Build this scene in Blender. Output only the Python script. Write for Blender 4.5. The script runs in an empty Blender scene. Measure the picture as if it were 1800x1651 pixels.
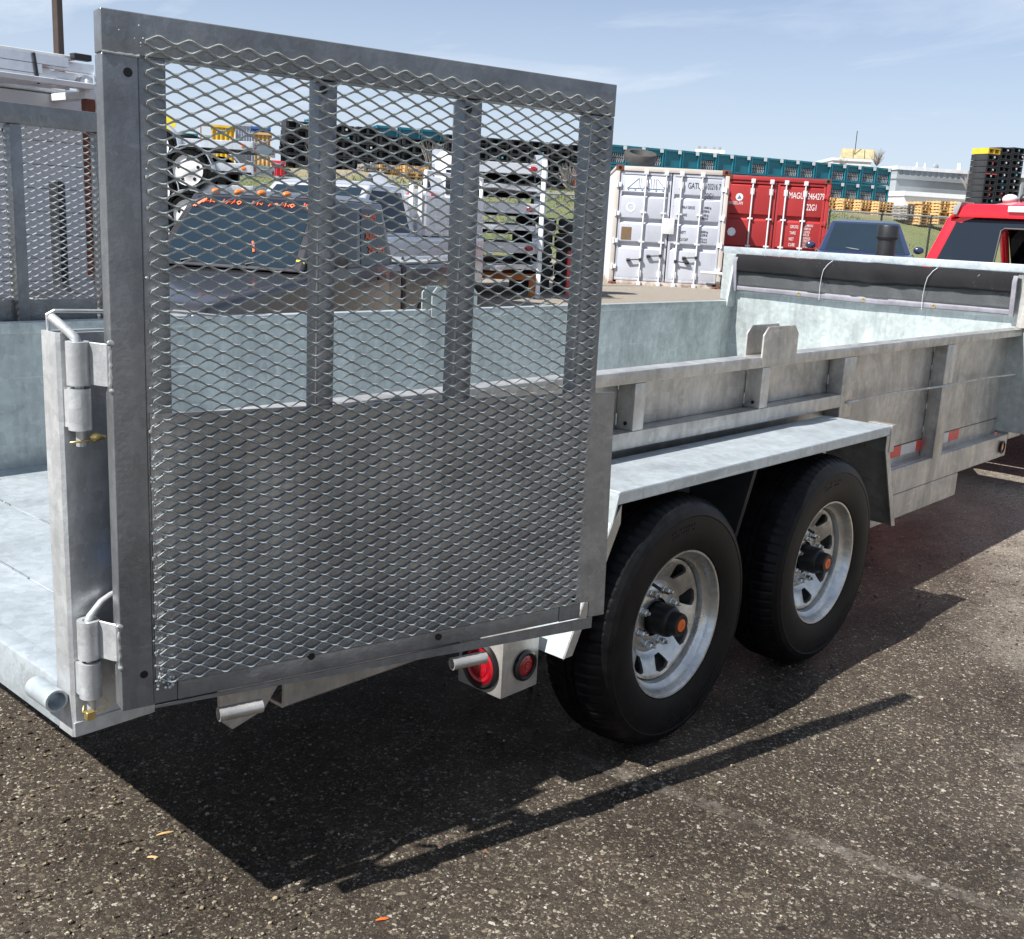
import bpy, bmesh, math, random
from mathutils import Vector, Matrix
random.seed(7)
S = bpy.context.scene
COL = S.collection
PI = math.pi
def rad(a): return math.radians(a)

# ------------------------------------------------------------------ camera
F = 1884.23; CX, CY = 900.0, 825.5; EYE = 1.46
def _rz(t): return Matrix.Rotation(t, 3, 'Z')
def _rx(t): return Matrix.Rotation(t, 3, 'X')
RM = _rz(-0.8418) @ _rx(1.3456) @ _rz(0.0530)
cd = bpy.data.cameras.new('camera'); cam = bpy.data.objects.new('camera', cd); COL.objects.link(cam)
cd.sensor_fit = 'HORIZONTAL'; cd.sensor_width = 36.0; cd.lens = F / 1800 * 36.0
cd.clip_start = 0.05; cd.clip_end = 3000
cam.matrix_world = Matrix.Translation((0, 0, EYE)) @ RM.to_4x4()
S.camera = cam
S.render.resolution_x = 1024; S.render.resolution_y = 939
def PX(px, py, d):
    """real place of a point seen at photo pixel (px,py), d metres away over the ground"""
    r = RM @ Vector(((px - CX) / F, -(py - CY) / F, -1.0))
    return Vector((0, 0, EYE)) + r * (d / math.hypot(r.x, r.y))
def AT(px, py, axis, val):
    r = RM @ Vector(((px - CX) / F, -(py - CY) / F, -1.0)); o = Vector((0, 0, EYE))
    return o + r * ((val - o[axis]) / r[axis])

# ------------------------------------------------------------------ light
SUN = Vector((-0.825, 0.172, 1.0)).normalized()
sd = bpy.data.lights.new('sun', 'SUN'); sun = bpy.data.objects.new('sun', sd); COL.objects.link(sun)
sd.energy = 5.0; sd.angle = rad(0.5); sd.color = (1.0, 0.97, 0.925)
sun.rotation_euler = (-SUN).to_track_quat('-Z', 'Y').to_euler()
W = bpy.data.worlds.new('World'); S.world = W; W.use_nodes = True
nt = W.node_tree; N = nt.nodes; L = nt.links; N.clear()
wo = N.new('ShaderNodeOutputWorld'); bg = N.new('ShaderNodeBackground')
sky = N.new('ShaderNodeTexSky'); sky.sky_type = 'NISHITA'; sky.sun_disc = False
sky.sun_elevation = math.asin(SUN.z); sky.sun_rotation = math.atan2(SUN.x, SUN.y)
sky.altitude = 200; sky.air_density = 1.0; sky.dust_density = 0.9; sky.ozone_density = 1.6
bg.inputs['Strength'].default_value = 0.039
geo = N.new('ShaderNodeTexCoord'); sep = N.new('ShaderNodeSeparateXYZ'); L.new(geo.outputs['Generated'], sep.inputs[0])
zc = N.new('ShaderNodeMath'); zc.operation = 'MAXIMUM'; zc.inputs[1].default_value = 0.035; L.new(sep.outputs['Z'], zc.inputs[0])
zb = N.new('ShaderNodeMath'); zb.operation = 'ADD'; zb.inputs[1].default_value = 0.10; L.new(zc.outputs[0], zb.inputs[0])
dx = N.new('ShaderNodeMath'); dx.operation = 'DIVIDE'; L.new(sep.outputs['X'], dx.inputs[0]); L.new(zb.outputs[0], dx.inputs[1])
dy = N.new('ShaderNodeMath'); dy.operation = 'DIVIDE'; L.new(sep.outputs['Y'], dy.inputs[0]); L.new(zb.outputs[0], dy.inputs[1])
cb = N.new('ShaderNodeCombineXYZ'); L.new(dx.outputs[0], cb.inputs[0]); L.new(dy.outputs[0], cb.inputs[1])
mp = N.new('ShaderNodeMapping'); mp.inputs['Rotation'].default_value = (0, 0, rad(-35)); mp.inputs['Scale'].default_value = (0.55, 0.2, 1); L.new(cb.outputs[0], mp.inputs[0])
cn = N.new('ShaderNodeTexNoise'); cn.inputs['Scale'].default_value = 1.5; cn.inputs['Detail'].default_value = 9; cn.inputs['Roughness'].default_value = 0.6; cn.inputs['Distortion'].default_value = 0.5
L.new(mp.outputs[0], cn.inputs[0])
cr = N.new('ShaderNodeValToRGB'); cr.color_ramp.elements[0].position = 0.40; cr.color_ramp.elements[0].color = (0, 0, 0, 1); cr.color_ramp.elements[1].position = 0.68; cr.color_ramp.elements[1].color = (0.85, 0.85, 0.85, 1)
L.new(cn.outputs[0], cr.inputs[0])
# thin veil that thickens towards the horizon
hz = N.new('ShaderNodeMapRange'); hz.inputs['From Min'].default_value = 0.0; hz.inputs['From Max'].default_value = 0.21; hz.inputs['To Min'].default_value = 0.86; hz.inputs['To Max'].default_value = 0.32
L.new(sep.outputs['Z'], hz.inputs[0])
mxv = N.new('ShaderNodeMath'); mxv.operation = 'MAXIMUM'; L.new(cr.outputs[0], mxv.inputs[0]); L.new(hz.outputs[0], mxv.inputs[1])
mix = N.new('ShaderNodeMixRGB'); L.new(mxv.outputs[0], mix.inputs[0]); tint = N.new('ShaderNodeMixRGB'); tint.blend_type = 'MULTIPLY'; tint.inputs[0].default_value = 1; tint.inputs[2].default_value = (0.92, 1.14, 1.46, 1); L.new(sky.outputs[0], tint.inputs[1]); L.new(tint.outputs[0], mix.inputs[1]); mix.inputs[2].default_value = (10.6, 11.8, 13.4, 1)
L.new(mix.outputs[0], bg.inputs[0]); L.new(bg.outputs[0], wo.inputs[0])
S.view_settings.view_transform = 'Standard'; S.view_settings.look = 'None'
S.view_settings.exposure = 0.98; S.view_settings.gamma = 1.0; S.view_settings.use_curve_mapping = False
S.render.engine = 'CYCLES'
S.cycles.max_bounces = 8; S.cycles.use_denoising = True

# ------------------------------------------------------------------ materials
class NT:
    def __init__(s, name):
        s.m = bpy.data.materials.new(name); s.m.use_nodes = True
        s.n = s.m.node_tree.nodes; s.l = s.m.node_tree.links; s.b = s.n['Principled BSDF']
        s.co = None
    def coord(s, kind='Object'):
        if kind == 'Position': return s.n.new('ShaderNodeNewGeometry').outputs['Position']
        if s.co is None: s.co = s.n.new('ShaderNodeTexCoord')
        return s.co.outputs[kind]
    def map(s, v, scale=(1, 1, 1), rot=(0, 0, 0)):
        m = s.n.new('ShaderNodeMapping'); m.inputs['Scale'].default_value = scale; m.inputs['Rotation'].default_value = rot; s.l.new(v, m.inputs[0]); return m.outputs[0]
    def noise(s, v, scale, detail=4, rough=0.55, dist=0.0):
        t = s.n.new('ShaderNodeTexNoise'); t.inputs['Scale'].default_value = scale; t.inputs['Detail'].default_value = detail; t.inputs['Roughness'].default_value = rough; t.inputs['Distortion'].default_value = dist
        s.l.new(v, t.inputs['Vector']); return t.outputs[0]
    def vor(s, v, scale, feature='F1', out='Distance', rnd=1.0):
        t = s.n.new('ShaderNodeTexVoronoi'); t.feature = feature; t.inputs['Scale'].default_value = scale; t.inputs['Randomness'].default_value = rnd
        s.l.new(v, t.inputs['Vector']); return t.outputs[out]
    def ramp(s, f, stops, interp='LINEAR'):
        r = s.n.new('ShaderNodeValToRGB'); cr = r.color_ramp; cr.interpolation = interp
        while len(cr.elements) > 1: cr.elements.remove(cr.elements[-1])
        for i, (p, c) in enumerate(stops):
            e = cr.elements[0] if i == 0 else cr.elements.new(p)
            e.position = p; e.color = (c, c, c, 1) if not isinstance(c, tuple) else (c + (1,) if len(c) == 3 else c)
        s.l.new(f, r.inputs[0]); return r.outputs[0]
    def mix(s, f, a, b, mode='MIX'):
        m = s.n.new('ShaderNodeMixRGB'); m.blend_type = mode
        for i, x in ((0, f), (1, a), (2, b)):
            if hasattr(x, 'is_linked') or hasattr(x, 'links'): s.l.new(x, m.inputs[i])
            elif isinstance(x, (int, float)): m.inputs[i].default_value = x if i == 0 else (x, x, x, 1)
            else: m.inputs[i].default_value = tuple(x) + (1,)
        return m.outputs[0]
    def math(s, op, a, b=None):
        m = s.n.new('ShaderNodeMath'); m.operation = op
        for i, x in enumerate((a, b)):
            if x is None: continue
            if isinstance(x, (int, float)): m.inputs[i].default_value = x
            else: s.l.new(x, m.inputs[i])
        return m.outputs[0]
    def set(s, key, x):
        i = s.b.inputs[key]
        if isinstance(x, (int, float)): i.default_value = x
        elif isinstance(x, tuple): i.default_value = x + (1,) if len(x) == 3 else x
        else: s.l.new(x, i)
        return s
    def bump(s, h, strength=0.3, dist=0.01):
        b = s.n.new('ShaderNodeBump'); b.inputs['Strength'].default_value = strength; b.inputs['Distance'].default_value = dist
        s.l.new(h, b.inputs['Height']); s.l.new(b.outputs[0], s.b.inputs['Normal']); return s

def plain(name, col, rough=0.5, metal=0.0, var=0.18, scale=8, bump=0.0, **kw):
    t = NT(name); v = t.coord()
    n = t.noise(v, scale, 6)
    c = t.mix(t.ramp(n, [(0.3, 0.0), (0.7, 1.0)]), tuple(x * (1 - var) for x in col), tuple(min(1, x * (1 + var)) for x in col))
    t.set('Base Color', c); t.set('Metallic', metal)
    r = t.n.new('ShaderNodeMapRange'); r.inputs['To Min'].default_value = rough * 0.85; r.inputs['To Max'].default_value = min(1, rough * 1.15); t.l.new(n, r.inputs[0]); t.set('Roughness', r.outputs[0])
    if bump: t.bump(t.noise(v, scale * 12, 4), bump, 0.004)
    for k, x in kw.items(): t.set(k, x)
    return t.m

def galv(name, base, rough=0.42, metal=0.6, spangle=55, dirt=0.35, blotch=0.25, streak=0.2):
    t = NT(name); v = t.coord()
    w = t.noise(v, 3.0, 5, 0.6)
    vv = t.mix(0.04, v, t.n[w.node.name].outputs['Color'])
    sp = t.vor(vv, spangle, 'F1', 'Color')
    sp = t.ramp(sp, [(0.0, 0.85), (1.0, 1.09)])
    big = t.ramp(t.noise(v, 5.5, 7, 0.62, 0.6), [(0.3, 1 - blotch), (0.55, 1.0), (0.75, 1.0 + blotch * 0.5)])
    st = t.ramp(t.noise(t.map(v, (26, 26, 2.2)), 1.0, 5, 0.6), [(0.25, 1 - streak), (0.6, 1.0)])
    ds = t.ramp(t.noise(v, 2.1, 8, 0.7, 0.4), [(0.55, 0.0), (0.75, dirt)])
    c = t.mix(1.0, base, sp, 'MULTIPLY'); c = t.mix(1.0, c, big, 'MULTIPLY'); c = t.mix(1.0, c, st, 'MULTIPLY')
    c = t.mix(ds, c, tuple(x * 0.45 for x in base))
    dk = t.math('MULTIPLY', t.ramp(t.noise(t.map(v, (7, 7, 1.6)), 1.0, 7, 0.72, 0.5), [(0.53, 0.0), (0.64, 1.0)]), dirt * 0.9)
    c = t.mix(dk, c, tuple(x * 0.5 for x in base))
    fl = t.ramp(t.noise(v, 34, 6, 0.8), [(0.60, 0.0), (0.68, 0.5)])
    c = t.mix(t.math('MULTIPLY', fl, 0.8), c, tuple(min(1, x * 1.4) for x in base))
    sc = t.ramp(t.noise(t.map(v, (3, 60, 60), (0, 0.35, 0.2)), 1.0, 3), [(0.66, 0.0), (0.74, 0.35)])
    c = t.mix(sc, c, tuple(min(1, x * 1.5) for x in base))
    t.set('Base Color', c); t.set('Metallic', metal)
    rr = t.math('ADD', t.math('MULTIPLY', t.noise(v, 9, 6, 0.6), 0.28), rough - 0.14); t.set('Roughness', rr)
    h = t.math('ADD', t.noise(v, 120, 3), t.math('MULTIPLY', t.noise(v, 7, 4), 3.0)); t.bump(h, 0.16, 0.004)
    return t.m

M = {}
M['galv'] = galv('galvanized_steel', (0.57, 0.585, 0.59), 0.40, 0.5)
M['galv_side'] = galv('galvanized_panel', (0.53, 0.51, 0.475), 0.38, 0.62, 40, 0.6, 0.35, 0.25)
M['galv_floor'] = galv('galvanized_deck', (0.47, 0.52, 0.545), 0.38, 0.42, 50, 0.22, 0.22, 0.0)
M['galv_wall'] = galv('galvanized_wall', (0.46, 0.505, 0.495), 0.46, 0.45, 45, 0.45, 0.25, 0.18)
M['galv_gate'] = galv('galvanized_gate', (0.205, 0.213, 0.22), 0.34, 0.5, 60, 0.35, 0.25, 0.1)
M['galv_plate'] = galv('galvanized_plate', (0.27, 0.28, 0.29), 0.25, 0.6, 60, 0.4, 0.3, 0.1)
M['galv_mesh'] = galv('galvanized_mesh', (0.45, 0.48, 0.47), 0.40, 0.5, 80, 0.1, 0.15, 0.0)
M['rim'] = galv('galvanized_rim', (0.56, 0.555, 0.53), 0.30, 0.85, 70, 0.2, 0.2, 0.0)
M['weld'] = plain('zinc_weld', (0.42, 0.44, 0.44), 0.32, 0.7, 0.2, 60)
M['bolt'] = plain('zinc_bolt', (0.55, 0.55, 0.54), 0.25, 0.9, 0.1, 40)
M['brass'] = plain('brass', (0.55, 0.42, 0.16), 0.35, 0.8, 0.2, 60)
M['hub'] = plain('hub_black', (0.008, 0.008, 0.009), 0.35, 0.0, 0.3, 20, **{'Specular IOR Level': 0.3})
M['orange'] = plain('orange_plastic', (0.72, 0.13, 0.02), 0.4, 0, 0.12, 30)
M['black'] = plain('black_plastic', (0.014, 0.014, 0.015), 0.45, 0, 0.3, 14)
M['black_pallet'] = plain('black_pallet', (0.022, 0.023, 0.026), 0.6, 0, 0.35, 3)
M['dark'] = plain('dark_steel', (0.03, 0.03, 0.032), 0.5, 0.3, 0.3, 9)
M['red_lens'] = plain('red_lens', (0.28, 0.003, 0.010), 0.12, 0, 0.1, 60, **{'Coat Weight': 0.6})
M['amber'] = plain('amber_lens', (0.75, 0.18, 0.015), 0.14, 0, 0.1, 60, **{'Coat Weight': 0.6})
M['tape_red'] = plain('reflective_red', (0.62, 0.055, 0.04), 0.35, 0, 0.14, 30)
M['tape_white'] = plain('reflective_white', (0.55, 0.53, 0.50), 0.35, 0, 0.1, 30)
M['white'] = plain('white_paint', (0.74, 0.75, 0.77), 0.4, 0, 0.06, 5)
M['offwhite'] = plain('aged_white_paint', (0.60, 0.60, 0.60), 0.5, 0, 0.12, 4)
M['alu'] = plain('mill_aluminium', (0.70, 0.72, 0.74), 0.3, 0.75, 0.12, 12)
M['wood'] = plain('pallet_wood', (0.50, 0.32, 0.14), 0.8, 0, 0.3, 3)
M['wood_grey'] = plain('weathered_wood', (0.22, 0.20, 0.18), 0.85, 0, 0.3, 3)
M['teal'] = plain('teal_plastic', (0.012, 0.15, 0.21), 0.45, 0, 0.2, 1.2)
M['grey_glass'] = plain('bottle_grey', (0.30, 0.32, 0.34), 0.5, 0, 0.3, 2)
M['yellow'] = plain('yellow_paint', (0.62, 0.40, 0.03), 0.5, 0, 0.15, 4)
M['blue'] = plain('blue_paint', (0.02, 0.09, 0.30), 0.5, 0, 0.2, 4)
M['red_paint'] = plain('red_gloss', (0.60, 0.008, 0.018), 0.16, 0.0, 0.04, 2, **{'Coat Weight': 0.8, 'Coat Roughness': 0.04})
M['navy_paint'] = plain('navy_gloss', (0.018, 0.030, 0.075), 0.2, 0.2, 0.05, 2, **{'Coat Weight': 0.8, 'Coat Roughness': 0.04})
M['char_paint'] = plain('charcoal_gloss', (0.045, 0.043, 0.047), 0.26, 0.45, 0.1, 2, **{'Coat Weight': 0.5, 'Coat Roughness': 0.08})
M['silver_paint'] = plain('silver_gloss', (0.55, 0.57, 0.60), 0.28, 0.5, 0.05, 2, **{'Coat Weight': 0.5})
M['rubber'] = plain('rubber', (0.0055, 0.0055, 0.0058), 0.42, 0, 0.6, 22, 0.2, **{'Specular IOR Level': 0.13})
M['rubber_dry'] = plain('dry_rubber', (0.045, 0.043, 0.042), 0.75, 0, 0.25, 10, 0.2)
M['marker'] = plain('orange_marker', (0.85, 0.16, 0.05), 0.6, 0, 0.2, 30)
M['ink_black'] = plain('black_ink', (0.03, 0.035, 0.05), 0.55, 0, 0.2, 20)
M['ink_white'] = plain('white_ink', (0.72, 0.70, 0.68), 0.55, 0, 0.1, 20)
M['ink_blue'] = plain('blue_ink', (0.10, 0.17, 0.30), 0.55, 0, 0.2, 20)
M['brown'] = plain('brown_sticker', (0.16, 0.10, 0.05), 0.7, 0, 0.15, 20)
M['rust'] = plain('rusty_steel', (0.17, 0.055, 0.03), 0.75, 0.2, 0.5, 5, 0.3)
M['bronze'] = plain('bronze_pole', (0.07, 0.05, 0.042), 0.45, 0.3, 0.15, 3)
M['concrete'] = plain('concrete', (0.42, 0.40, 0.37), 0.8, 0, 0.2, 2, 0.2)
M['roof_grey'] = plain('grey_cladding', (0.24, 0.26, 0.27), 0.6, 0.0, 0.1, 1)
M['tan'] = plain('tan_panel', (0.34, 0.29, 0.16), 0.6, 0, 0.2, 2)
M['green'] = plain('green_plastic', (0.03, 0.13, 0.08), 0.5, 0, 0.2, 3)
M['cyan'] = plain('cyan_plastic', (0.10, 0.42, 0.60), 0.4, 0, 0.1, 3)
M['seat'] = plain('seat_fabric', (0.035, 0.035, 0.037), 0.8, 0, 0.2, 20)
M['olive'] = plain('olive_paint', (0.14, 0.16, 0.05), 0.6, 0, 0.2, 4)
M['rag'] = plain('bright_yellow', (0.75, 0.62, 0.05), 0.5, 0, 0.1, 8)
M['orange_steel'] = plain('orange_steel', (0.50, 0.17, 0.03), 0.5, 0.1, 0.2, 4)

def glass_dark(name, col, rough=0.03):
    t = NT(name); v = t.coord(); n = t.noise(v, 2.0, 4)
    t.set('Base Color', t.mix(n, tuple(x * 0.8 for x in col), tuple(x * 1.2 for x in col))); t.set('Roughness', rough); t.set('Specular IOR Level', 0.32); return t.m
M['glass'] = glass_dark('tinted_glass', (0.012, 0.018, 0.026))
M['glass_blue'] = glass_dark('windscreen_glass', (0.012, 0.022, 0.032), 0.05)
def clear_glass():
    t = NT('clear_glass'); tr = t.n.new('ShaderNodeBsdfTransparent'); tr.inputs[0].default_value = (0.82, 0.88, 0.86, 1)
    gl = t.n.new('ShaderNodeBsdfGlossy'); gl.inputs['Roughness'].default_value = 0.03
    fr = t.n.new('ShaderNodeFresnel'); fr.inputs[0].default_value = 1.45
    mx = t.n.new('ShaderNodeMixShader'); t.l.new(fr.outputs[0], mx.inputs[0]); t.l.new(tr.outputs[0], mx.inputs[1]); t.l.new(gl.outputs[0], mx.inputs[2])
    t.l.new(mx.outputs[0], t.n['Material Output'].inputs[0]); return t.m
M['clear'] = clear_glass()

def asphalt():
    t = NT('asphalt'); p = t.coord('Position')
    sx = t.n.new('ShaderNodeSeparateXYZ'); t.l.new(p, sx.inputs[0]); X, Y = sx.outputs[0], sx.outputs[1]
    # where the yard has dried: beyond the hitch and out to the right of the trailer
    a = t.math('ADD', t.math('MULTIPLY', t.math('SUBTRACT', X, 3.6), 0.42), t.math('MULTIPLY', t.math('SUBTRACT', 1.12, Y), 0.9))
    b = t.math('SUBTRACT', X, 7.2); c = t.math('SUBTRACT', Y, 4.6)
    a = t.math('ADD', a, 0.24); f = t.math('MAXIMUM', t.math('MAXIMUM', a, b), c)
    f = t.math('ADD', f, t.math('MULTIPLY', t.math('SUBTRACT', t.noise(p, 1.3, 7, 0.65), 0.5), 1.5))
    dry = t.ramp(f, [(0.30, 0.0), (0.95, 1.0)])
    # two sizes of chippings set in the binder
    pm = t.map(p, (1, 1.0, 1))
    def chips(scale, thr, edge):
        pw = t.mix(0.012, pm, t.n[t.noise(p, scale * 1.3, 2).node.name].outputs['Color'], 'ADD')
        vt = t.n.new('ShaderNodeTexVoronoi'); vt.inputs['Scale'].default_value = scale; t.l.new(pw, vt.inputs['Vector'])
        ve = t.n.new('ShaderNodeTexVoronoi'); ve.feature = 'DISTANCE_TO_EDGE'; ve.inputs['Scale'].default_value = scale; t.l.new(pw, ve.inputs['Vector'])
        sp = t.n.new('ShaderNodeSeparateColor'); t.l.new(vt.outputs['Color'], sp.inputs[0])
        sel = t.math('GREATER_THAN', sp.outputs[0], thr)
        m = t.ramp(t.math('SUBTRACT', ve.outputs['Distance'], t.math('ADD', t.math('MULTIPLY', sp.outputs[1], edge), 0.05)), [(0.0, 0.0), (0.03, 1.0)])
        return t.math('MULTIPLY', m, sel), sp.outputs[2], vt.outputs['Distance']
    m1, r1, d1 = chips(104, 0.42, 0.22)
    m2, r2, d2 = chips(190, 0.25, 0.18)
    m3, r3, d3 = chips(58, 0.84, 0.22)
    fine = t.noise(p, 260, 3, 0.7)
    pals = [(0.0, (0.026, 0.022, 0.018)), (0.45, (0.058, 0.049, 0.038)), (0.68, (0.12, 0.10, 0.072)), (0.84, (0.20, 0.172, 0.125)), (0.94, (0.33, 0.30, 0.245)), (0.985, (0.42, 0.40, 0.35)), (1.0, (0.20, 0.10, 0.06))]
    patch = t.ramp(t.noise(p, 1.9, 8, 0.68, 0.3), [(0.32, 0.0), (0.68, 1.0)])
    wetb = t.mix(patch, (0.013, 0.0105, 0.009), (0.056, 0.045, 0.036))
    wetb = t.mix(t.ramp(fine, [(0.45, 0.0), (0.75, 0.8)]), wetb, (0.095, 0.08, 0.064))
    dryb = t.mix(t.ramp(fine, [(0.35, 0.0), (0.7, 1.0)]), (0.20, 0.175, 0.145), (0.40, 0.36, 0.31))
    base = t.mix(dry, wetb, dryb)
    chipw = t.mix(dry, t.mix(patch, 0.6, 1.05), 1.15)
    cc = t.mix(m2, base, t.mix(1.0, t.ramp(r2, pals), chipw, 'MULTIPLY'))
    cc = t.mix(m1, cc, t.mix(1.0, t.ramp(r1, pals), chipw, 'MULTIPLY'))
    cc = t.mix(m3, cc, t.mix(1.0, t.ramp(r3, pals), chipw, 'MULTIPLY'))
    t.set('Base Color', cc)
    pud = t.ramp(t.noise(p, 4.2, 6, 0.6), [(0.35, 0.20), (0.7, 0.46)])
    t.set('Roughness', t.mix(dry, pud, 0.85)); t.set('Specular IOR Level', t.mix(dry, 0.08, 0.12))
    h = t.math('ADD', t.math('MULTIPLY', fine, 0.35), t.math('ADD', t.math('MULTIPLY', t.math('SUBTRACT', 1.0, d1), 0.6), t.math('MULTIPLY', t.math('SUBTRACT', 1.0, d2), 0.3)))
    t.bump(h, 0.5, 0.007)
    return t.m
M['asphalt'] = asphalt()

def grass_mat():
    t = NT('bank_grass'); p = t.coord('Position')
    n = t.noise(p, 0.35, 6, 0.65); n2 = t.noise(p, 6, 4, 0.7)
    c = t.ramp(n, [(0.3, (0.055, 0.085, 0.022)), (0.5, (0.10, 0.125, 0.035)), (0.68, (0.19, 0.16, 0.075))])
    c = t.mix(t.ramp(n2, [(0.35, 0.0), (0.7, 0.6)]), c, (0.20, 0.20, 0.075))
    sx = t.n.new('ShaderNodeSeparateXYZ'); t.l.new(p, sx.inputs[0])
    soil = t.ramp(t.math('ADD', sx.outputs[2], t.math('MULTIPLY', n, 1.6)), [(0.0, 0.0), (0.34, 0.0), (0.37, 1.0)])
    z = t.math('ADD', sx.outputs[2], t.math('MULTIPLY', t.math('SUBTRACT', n, 0.5), 1.2))
    soil = t.ramp(t.math('MULTIPLY', z, 0.1), [(0.26, 0.0), (0.31, 0.9)])
    c = t.mix(soil, c, t.mix(n2, (0.17, 0.13, 0.09), (0.36, 0.30, 0.22)))
    t.set('Base Color', c); t.set('Roughness', 0.9); t.bump(n2, 0.8, 0.12); return t.m
M['grass'] = grass_mat()
def blades_mat():
    t = NT('grass_blades'); p = t.coord('Position'); n = t.noise(p, 3, 3)
    t.set('Base Color', t.ramp(n, [(0.3, (0.05, 0.075, 0.025)), (0.5, (0.10, 0.125, 0.045)), (0.7, (0.21, 0.185, 0.10))])); t.set('Roughness', 0.8); return t.m
M['blades'] = blades_mat()
def container_paint(name, base, rust=0.5):
    t = NT(name); v = t.coord()
    n = t.noise(v, 1.4, 7, 0.65)
    c = t.mix(n, tuple(x * 0.8 for x in base), tuple(min(1, x * 1.12) for x in base))
    sx = t.n.new('ShaderNodeSeparateXYZ'); t.l.new(v, sx.inputs[0])
    low = t.ramp(t.math('ADD', sx.outputs[2], t.math('MULTIPLY', t.noise(v, 6, 6, 0.7), 0.35)), [(0.18, 1.0), (0.42, 0.0)])
    spots = t.ramp(t.noise(v, 9, 8, 0.75), [(0.64, 0.0), (0.69, 1.0)])
    r = t.math('MAXIMUM', t.math('MULTIPLY', low, t.ramp(t.noise(v, 5, 6, 0.7), [(0.42, 0.0), (0.55, rust)])), t.math('MULTIPLY', spots, rust * 0.5))
    st = t.ramp(t.noise(t.map(v, (14, 14, 1.1)), 1.0, 5, 0.6), [(0.55, 0.0), (0.75, 0.3)])
    c = t.mix(st, c, tuple(x * 0.72 for x in base)); c = t.mix(r, c, (0.14, 0.06, 0.03))
    t.set('Base Color', c); t.set('Roughness', 0.5); t.bump(n, 0.1, 0.01); return t.m
M['cont_white'] = container_paint('white_container_paint', (0.47, 0.49, 0.54), 0.8)
M['cont_red'] = container_paint('red_container_paint', (0.36, 0.028, 0.028), 0.35)
M['cont_rail'] = container_paint('rusty_rail_paint', (0.52, 0.47, 0.42), 1.0)
def tarp_mats():
    t = NT('black_mesh_tarp'); v = t.coord(); n = t.noise(v, 5, 6, 0.65, 0.5); sp = t.ramp(t.noise(v, 55, 4, 0.7), [(0.66, 0.0), (0.72, 0.8)])
    blot = t.ramp(t.noise(v, 2.2, 4), [(0.52, 0.0), (0.62, 1.0)])
    c = t.mix(n, (0.007, 0.007, 0.008), (0.022, 0.022, 0.023)); c = t.mix(t.math('MULTIPLY', sp, blot), c, (0.35, 0.34, 0.30))
    t.set('Base Color', c); t.set('Roughness', 0.9); t.set('Specular IOR Level', 0.15); t.bump(t.noise(v, 60, 4), 0.4, 0.004); a = t.m
    t = NT('single_mesh_tarp'); v = t.coord(); n = t.noise(v, 40, 3)
    t.set('Base Color', t.mix(n, (0.055, 0.06, 0.063), (0.085, 0.09, 0.095))); t.set('Roughness', 0.7)
    g = t.vor(v, 260, 'F1', 'Distance', 0.2); t.set('Alpha', t.ramp(g, [(0.25, 0.22), (0.55, 0.85)])); return a, t.m
M['tarp'], M['tarp_thin'] = tarp_mats()
M['hem'] = plain('tarp_hem', (0.17, 0.165, 0.19), 0.6, 0, 0.2, 20, 0.2)
def siding():
    t = NT('white_siding'); v = t.coord(); n = t.noise(v, 1.5, 5)
    t.set('Base Color', t.mix(n, (0.50, 0.50, 0.53), (0.62, 0.62, 0.65))); t.set('Roughness', 0.4); return t.m
M['siding'] = siding()
def worn_paint():
    t = NT('worn_line_paint'); p = t.coord('Position'); n = t.noise(p, 26, 7, 0.8); n2 = t.noise(p, 3, 4)
    t.set('Base Color', t.mix(n2, (0.19, 0.17, 0.14), (0.30, 0.27, 0.23))); t.set('Roughness', 0.7)
    t.set('Alpha', t.math('MULTIPLY', t.ramp(n, [(0.42, 0.0), (0.62, 0.45)]), t.ramp(n2, [(0.35, 0.25), (0.6, 1.0)]))); return t.m
M['worn'] = worn_paint()

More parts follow.
